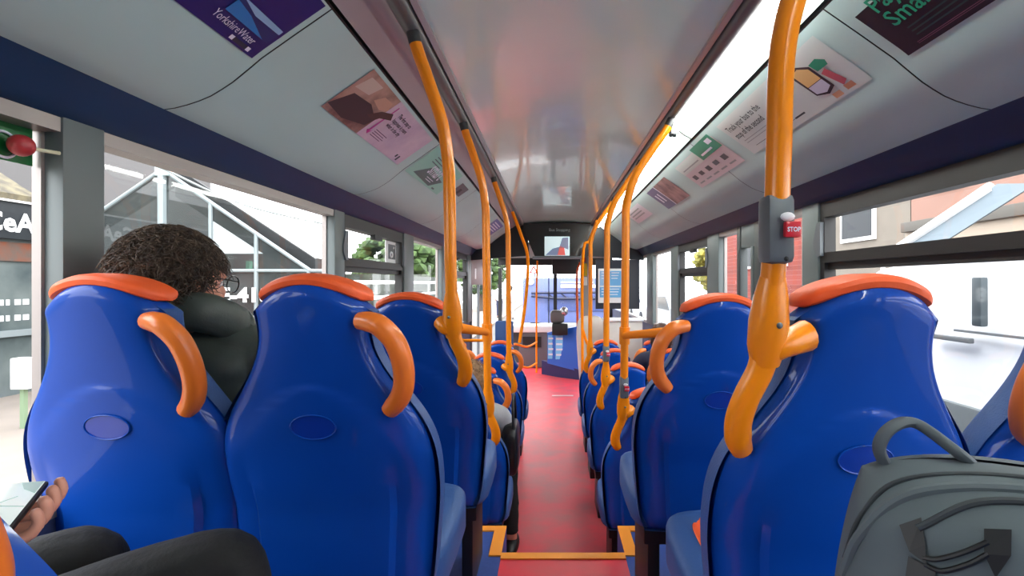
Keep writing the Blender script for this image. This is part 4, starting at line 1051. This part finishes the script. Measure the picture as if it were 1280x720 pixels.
# glazed gable structure
GH = thing('glazed_shelter', V(-6.8, 9, GZ + .1), 'glazed gable shelter with white bars and a dark roof outside the left windows', 'shelter')
Y0 = 9.0; ax, az = -6.85, 2.0; ex, ez = -4.25, .22; wx, wz = -9.45, .22
BAR = mat('pale_bar', (128, 138, 140), rough=.4)
def barr(name, a, b, r=.04, m=BAR): 
    bm = nb(); tube(bm, [V(*a), V(*b)], r, 8); mk(name, bm, m, GH)
barr('rafter', (ax, Y0, az), (ex, Y0, ez), .035); barr('rafter', (ax, Y0, az), (wx, Y0, wz), .035); barr('eave_beam', (wx, Y0, ez), (ex + .3, Y0, ez), .03)
barr('post', (ax, Y0, az), (ax, Y0, GZ + .1), .07)
for x in (-8.05, -6.0, -5.2, -4.28): barr('post', (x, Y0, az - abs(x - ax) * .68), (x, Y0, GZ + .1), .035)
barr('base_rail', (wx, Y0, -.62), (ex, Y0, -.62), .05)
DIRTY = glass_mat('dirty_glazing', (150, 156, 156), .05, .45, (72, 78, 78), 1.6)
bm = nb(); poly(bm, [V(wx, Y0 + .02, GZ + .1), V(ex, Y0 + .02, GZ + .1), V(ex, Y0 + .02, ez), V(ax, Y0 + .02, az), V(wx, Y0 + .02, wz)]); mk('glazing', bm, DIRTY, GH, smooth=False)
SL = mat('slate_roof', (20, 23, 25), rough=.7, noise_amt=.3, noise_scale=4)
bm = nb(); prism(bm, [V(ax, Y0 + .3, az + .12), V(ex - .05, Y0 + .3, ez + .22), V(ex - .05, Y0 + .3, ez - .30), V(ax, Y0 + .3, az - .42)], (0, .1, 0)); prism(bm, [V(ax, Y0 + .3, az + .12), V(wx, Y0 + .3, wz + .2), V(wx, Y0 + .3, wz - .02), V(ax, Y0 + .3, az - .2)], (0, .1, 0)); mk('roof_edge', bm, SL, GH, smooth=False)
bm = nb(); prism(bm, [V(-9.4, Y0 + .05, -1.78), V(-4.3, Y0 + .05, -1.78), V(-4.3, Y0 + .05, -.62), V(-9.4, Y0 + .05, -.62)], (0, .05, 0)); mk('base_panel', bm, mat('panel_grey', (50, 54, 54), rough=.7), GH, smooth=False)
text_mesh('lettering', 'CE-418', .34, WHITE, GH, lambda u, v: V(-6.1 + u, Y0 - .06, -.32 + v), bold=.014, sx=1.15)
bm = nb(); ebox(bm, ax - .1, ax + .14, Y0 - .06, Y0 + .06, az - .12, az + .06, .02); mk('ridge_cap', bm, mat('cap_grey', (150, 172, 172), rough=.5), GH)
bm = nb(); ebox(bm, -5.5, -5.44, Y0 + .2, Y0 + .3, .24, .40); mk('green_light', bm, mat('green_spot', (110, 220, 170), emit=.4), GH)
bm = nb(); tube(bm, spline([V(ax + .1, Y0 - .2, az + .0), V(-5.3, Y0 - .2, 1.35), V(-3.6, Y0 - .2, .95)], 6), .02, 6); tag(mk('overhead_cable', bm, mat('cable_grey', (120, 126, 126), rough=.6)), 'thin grey cable running down from the gable peak', 'cable')
# buildings beyond the shelter, and one block added behind its glazing
def building(name, x0, x1, y0, y1, z1, m, label, wins=(), face='x', winmat=None, roofz=None):
    b = thing(name, V((x0 + x1) / 2, (y0 + y1) / 2, GZ), label, 'building')
    bm = nb(); ebox(bm, x0, x1, y0, y1, GZ, z1); mk('wall', bm, m, b)
    for (a0, a1, z0, z1_) in wins:
        bm = nb()
        if face == 'x': ebox(bm, x0 - .06, x0 + .02, a0, a1, z0, z1_)
        elif face == 'X': ebox(bm, x1 - .02, x1 + .06, a0, a1, z0, z1_)
        else: ebox(bm, a0, a1, y0 - .06, y0 + .02, z0, z1_)
        fr_ = mk('window', bm, WHITE, b)
        bm = nb(); q = .10
        if face == 'x': ebox(bm, x0 - .075, x0 - .05, a0 + q, a1 - q, z0 + q, z1_ - q)
        elif face == 'X': ebox(bm, x1 + .05, x1 + .075, a0 + q, a1 - q, z0 + q, z1_ - q)
        else: ebox(bm, a0 + q, a1 - q, y0 - .075, y0 - .05, z0 + q, z1_ - q)
        mk('pane', bm, mat('dull_pane', (44, 48, 52), rough=.5, spec=.2), fr_)
    return b
BRN = brick_mat('brown_brick', (58, 38, 30), (44, 36, 34), (56, 52, 50), 2.0)
building('dimming_backdrop', -11.9, -7.0, 13, 17, .75, BRN, 'brown brick block added to darken the view through the glazed shelter')  # added block, there to dim what shows through the glazing
building('grey_house', -17, -12, 8.8, 18, 4.4, mat('render_grey', (92, 90, 90), rough=.9), 'tall grey rendered building behind the gable peak', wins=((-14.6, -13.8, 2.9, 3.9),), face='y')
building('white_house', -9.5, -5.6, 36, 42, 3.0, mat('white_render', (206, 206, 204), rough=.9), 'distant white building beyond the fourth left window', wins=((-8.6, -7.8, .3, 1.6), (-7.2, -6.4, .3, 1.6)), face='y')
def leafy(name, c, rad, label, n=260, col=((70, 96, 42), (36, 56, 24)), trunk=True):
    t = thing(name, V(c[0], c[1], GZ), label, 'tree', 'trees along the street')
    bm = nb()
    for i in range(n):
        d = Vector((random.gauss(0, 1), random.gauss(0, 1), random.gauss(0, 1))).normalized() * random.uniform(.6, 1.0) ** .5
        p = V(c[0] + d.x * rad[0], c[1] + d.y * rad[1], c[2] + d.z * rad[2]); k = random.uniform(.10, .22) * rad[0]
        ball(bm, p, (k, k, k * .7), 1, lambda q: q * (1 + .4 * noise.noise(q * 3 + p)))
    mk('crown', bm, mat('leaves_%d_%d' % col[0][:2], col[0], rough=.8, col2=col[1], noise_scale=3), t, smooth=False)
    bm = nb(); tube(bm, [V(c[0], c[1], GZ), V(c[0] + .1, c[1], c[2])], [.18, .1], 8); mk('trunk', bm, mat('bark', (90, 76, 62), rough=.9), t)
leafy('tree', (-7.2, 24, 1.0), (1.9, 1.6, 1.4), 'green tree beyond the fourth left window')
leafy('tree', (-4.6, 33, .9), (1.6, 1.6, 1.6), 'green tree behind the people ahead of the windscreen')
leafy('tree', (9.2, 27, 1.0), (1.6, 1.8, 1.5), 'yellow-green tree beyond the narrow right window', col=((150, 140, 60), (110, 110, 50)))
# street rail behind the shelter
fc = thing('street_railing', V(-5, 14, GZ), 'pale street railing beyond the left windows', 'railing')
for z in (-.35, .02, -.9):
    bm = nb(); tube(bm, [V(-4.2, 9.4, z), V(-4.2, 26, z)], .05, 6); mk('rail', bm, WHITE, fc)
for k in range(7):
    bm = nb(); tube(bm, [V(-4.2, 9.6 + k * 2.6, GZ), V(-4.2, 9.6 + k * 2.6, .02)], .04, 6); mk('post', bm, mat('post_grey', (130, 134, 130), rough=.6), fc)
bm = nb(); ebox(bm, -6.4, -4.9, 14, 21.5, GZ, .25); tag(mk('hedge', bm, mat('hedge_grey_green', (70, 76, 68), rough=.9, col2=(34, 40, 36), noise_scale=2.5)), 'dull grey-green hedge behind the street railing', 'hedge', kind='stuff')

# white van on the right
VN = thing('van', V(3.6, 2.4, GZ), 'large white van close outside the right windows', 'van')
VW = mat('van_white', (240, 242, 244), rough=.25, coat=.6)
bm = nb()
prof = [(5.5, -1.45), (5.5, -.85), (5.3, -.66), (5.0, -.48), (4.66, .0), (4.5, .12), (4.2, .165), (-1.2, .18), (-1.35, .05), (-1.4, -1.0), (-1.4, -1.5)]
A = []
def vx(z): return 2.78 + (.10 if z > .0 else .0) + (.05 if z < -1.2 else 0)
L_ = [bm.verts.new(V(vx(z), y, z)) for y, z in prof]; Rr = [bm.verts.new(V(4.75 - (vx(z) - 2.78), y, z)) for y, z in prof]
bm.faces.new(L_); bm.faces.new(Rr[::-1])
for i in range(len(prof)): bm.faces.new((L_[i], L_[(i + 1) % len(prof)], Rr[(i + 1) % len(prof)], Rr[i]))
bmesh.ops.bevel(bm, geom=bm.edges[:], offset=.05, segments=3, affect='EDGES', profile=.6)
mk('body', bm, VW, VN, angle=30)
bm = nb(); prism(bm, [V(2.755, 4.86, -.44), V(2.80, 4.62, -.06), V(2.80, 4.45, .03), V(2.755, 4.40, -.44)], (.02, 0, 0)); mk('side_window', bm, mat('van_glass', (70, 78, 82), rough=.1), VN, smooth=False)
bm = nb(); ebox(bm, 2.74, 2.79, 3.27, 3.35, -.28, .04, .015); mk('pillar_handle', bm, mat('van_handle', (66, 74, 78), rough=.5), VN)
bm = nb(); ebox(bm, 2.76, 2.79, 2.9, 3.52, -.33, -.315); ebox(bm, 2.75, 2.79, 3.38, 3.72, -.40, -.365, .008); mk('rub_strip', bm, mat('strip_grey', (100, 104, 106), rough=.5), VN)
bm = nb(); ebox(bm, 2.75, 2.80, -1.3, 4.8, -1.5, -.82, .02); mk('lower_panel', bm, mat('van_grime', (104, 110, 110), rough=.6, noise_amt=.2, noise_scale=4), VN)
for yy in (-.5, 4.5):
    wl_ = nb(); tube(wl_, [V(2.76, yy, -1.55), V(3.0, yy, -1.55)], .34, 28); wo = mk('wheel', wl_, mat('tyre', (30, 30, 32), rough=.8), VN)
    bm = nb(); tube(bm, [V(2.745, yy, -1.55), V(2.78, yy, -1.55)], .2, 20); mk('hub_cap', bm, mat('hub_grey', (170, 172, 174), rough=.3, metal=.6), wo)
mm = nb(); box(mm, (2.60, 4.55, E - .50), (2.76, 4.65, E - .32), .03); mk('mirror', mm, BLACK, VN)
# white awning arm over the van
aw = thing('awning', V(6.8, 11, GZ), 'long white slanted awning above the van, in front of the brick house', 'awning')
bm = nb(); tube(bm, [V(5.9, 9.2, .42), V(6.0, 7.0, 1.32)], .07, 8); mk('arm', bm, WHITE, aw)
bm = nb(); prism(bm, [V(5.9, 9.2, .40), V(6.0, 6.9, 1.34), V(6.0, 6.35, 1.24), V(5.9, 8.2, .42)], (.03, 0, 0)); mk('cloth', bm, mat('awning_cloth', (110, 122, 130), rough=.8), aw, smooth=False)
bm = nb(); tube(bm, [V(5.95, 9.2, .42), V(5.95, 9.2, GZ)], .04, 8); mk('post', bm, WHITE, aw)
# brick terrace on the right
PINK = brick_mat('pink_brick', (132, 76, 62), (112, 64, 54), (136, 104, 92), 3.0)
T1_ = building('brick_terrace', 8.0, 12, 3.5, 11.4, 3.9, PINK, 'pinkish brick house with white sash windows above the white van', wins=((7.0, 8.15, 1.55, 3.6), (9.9, 10.7, 1.9, 3.6)))
bm = nb(); ebox(bm, 7.75, 8.05, 3.5, 11.4, 1.12, 1.34, .03); mk('cornice', bm, mat('cornice_grey', (84, 80, 74), rough=.8), T1_)
bm = nb(); ebox(bm, 7.86, 8.05, 3.5, 11.4, .72, 1.12); mk('shop_sign', bm, mat('sign_cream', (150, 136, 120), rough=.6), T1_)
bm = nb(); ebox(bm, 7.80, 8.05, 3.5, 11.4, .64, .72); mk('red_trim', bm, mat('trim_red', (180, 30, 54), rough=.5), T1_)
for y0, y1, c in ((7.6, 8.0, (196, 40, 60)), (8.4, 9.6, (206, 190, 150)), (9.7, 10.0, (196, 40, 60)), (6.9, 7.5, (214, 190, 90))):
    bm = nb(); ebox(bm, 7.9, 8.03, y0, y1, -.6, .62); mk('shop_window', bm, mat('shopwin%d' % c[2], c, rough=.5), T1_)
building('stone_house', 8.05, 12, 11.5, 16.5, 3.6, mat('pale_stone', (118, 110, 100), rough=.9, noise_amt=.12, noise_scale=2), 'pale stone house with a white window beside the brick house', wins=((12.7, 14.2, 1.1, 2.6),))
building('red_brick_house', 8.3, 12, 17, 24.3, 4.2, brick_mat('red_brick', (130, 52, 42), (110, 44, 36), (140, 104, 96), 3.0), 'red brick house seen through the narrow right window', wins=((18.0, 19.3, .6, 2.0), (21.0, 22.3, .6, 2.0)))
# parked pale car ahead on the right
def car(name, c, m, label):
    k = thing(name, V(c[0], c[1], GZ), label, 'car')
    bm = nb(); pr = [(-2.1, .35), (-2.1, .85), (-1.3, 1.0), (-.7, 1.5), (.9, 1.5), (1.6, 1.0), (2.1, .9), (2.1, .35)]
    prism(bm, [V(c[0] - .85, c[1] + a, GZ + b) for a, b in pr], (1.7, 0, 0)); bmesh.ops.bevel(bm, geom=bm.edges[:], offset=.08, segments=2, affect='EDGES'); mk('body', bm, m, k)
    bm = nb(); prism(bm, [V(c[0] - .87, c[1] + a, GZ + b) for a, b in ((-1.15, 1.02), (-.65, 1.42), (.85, 1.42), (1.4, 1.02))], (1.74, 0, 0)); mk('side_glass', bm, mat('car_glass', (60, 66, 72), rough=.1), k, smooth=False)
    for dy in (-1.35, 1.35):
        for sx in (-1, 1):
            bm = nb(); tube(bm, [V(c[0] + sx * .68, c[1] + dy, GZ + .32), V(c[0] + sx * .9, c[1] + dy, GZ + .32)], .32, 18); mk('wheel', bm, mat('tyre', (30, 30, 32)), k)
    return k
car('parked_car', (4.6, 17.5), mat('car_silver', (196, 202, 208), rough=.25, coat=.5), 'pale silver car parked beyond the right windows')
car('parked_car', (4.8, 24), mat('car_white', (226, 228, 230), rough=.25, coat=.5), 'white car parked farther ahead on the right')
# vehicle, hoarding and people ahead of the windscreen
LR = thing('lorry', V(.2, 18, GZ), 'lilac-blue lorry with a white disc and ladder rack ahead of the windscreen', 'lorry')
LIL = mat('lilac_paint', (96, 108, 158), rough=.4)
bm = nb(); ebox(bm, -1.0, 1.9, 17.5, 22, -1.35, .18, .05); mk('body', bm, LIL, LR)
bm = nb(); ebox(bm, -.15, 1.9, 17.44, 17.5, -.95, -.42, .02); mk('tail_panel', bm, mat('lilac_dark', (72, 86, 140), rough=.4), LR)
bm = nb(); tube(bm, [V(-.72, 17.5, .04), V(-.72, 17.42, .04)], .10, 20); mk('disc', bm, WHITE, LR)
bm = nb(); tube(bm, [V(-.7, 17.3, -.33), V(1.9, 17.3, -.30)], .05, 6); tube(bm, [V(-.7, 17.3, -.43), V(.2, 17.3, -.52), V(1.9, 17.3, -.52)], .05, 6)
for k in range(6): tube(bm, [V(-.6 + k * .45, 17.3, -.34), V(-.4 + k * .45, 17.3, -.5)], .03, 5)
mk('ladder_rack', bm, mat('rack_slate', (36, 42, 70), rough=.5), LR)
bm = nb(); ebox(bm, .3, 1.9, 17.46, 17.5, -.16, -.05); ebox(bm, .3, 1.4, 17.46, 17.5, .0, .05); mk('white_band', bm, WHITE, LR)
for sx in (-.6, 1.5):
    bm = nb(); tube(bm, [V(sx - .15, 18.2, -1.47), V(sx + .15, 18.2, -1.47)], .42, 18); mk('wheel', bm, mat('tyre', (30, 30, 32)), LR)
bm = nb(); prism(bm, [V(-.95, 21, .40), V(-.55, 21, .40), V(-.75, 21, .75)], (0, .03, 0))
rs = thing('road_sign', V(-.75, 21.0, GZ), 'red and white triangular road sign above the lilac lorry', 'sign')
mk('plate', bm, mat('sign_red', (200, 50, 40), rough=.5), rs, smooth=False)
bm = nb(); prism(bm, [V(-.85, 20.97, .45), V(-.65, 20.97, .45), V(-.75, 20.97, .63)], (0, .02, 0)); mk('inner', bm, WHITE, rs, smooth=False)
bm = nb(); tube(bm, [V(-.75, 22.05, GZ), V(-.75, 22.05, .45)], .04, 6); mk('post', bm, MGREY, rs)
def walker(x, y, top, trs, label, turn=0.0, yawd=0):
    z = GZ + .1 if x < -2.6 else GZ
    p = thing('person', V(x, y, z), label, 'person'); B = lambda a, b, c: V(x + a, y + b, z + c)
    person(p, B(0, 0, .92), 0, [B(-.26, -.03, 1.12), B(.26, -.03, 1.12)], [B(-.22, .12, .95), B(.22, .12, .95)], .018, (top, trs), knees=[B(-.10, .05, .50), B(.10, -.02, .50)], ankles=[B(-.10, .02, .09), B(.10, -.06, .09)], hands=True)
    hair(p, B(0, .045, 1.62), Matrix.Identity(3), mat('walker_hair', (58, 44, 36), rough=.6), strands=60)
walker(-2.72, 26.5, mat('white_shirt', (226, 228, 230), rough=.8), mat('navy_jeans', (48, 54, 80), rough=.8), 'walking person in white top and dark jeans ahead of the bus, left of the pair')
walker(-2.15, 26.9, mat('white_shirt', (226, 228, 230)), mat('pale_trousers', (190, 192, 196), rough=.8), 'walking person dressed all in pale clothes ahead of the bus')

# ------------------------------------------------------------------ lights
def area(name, loc, rot, sx, sy, pw, col=(1, 1, 1)):
    l = bpy.data.lights.new(name, 'AREA'); l.shape = 'RECTANGLE'; l.size = sx; l.size_y = sy; l.energy = pw; l.color = col
    o = bpy.data.objects.new(name, l); COL.objects.link(o); o.location = loc; o.rotation_euler = rot; return o
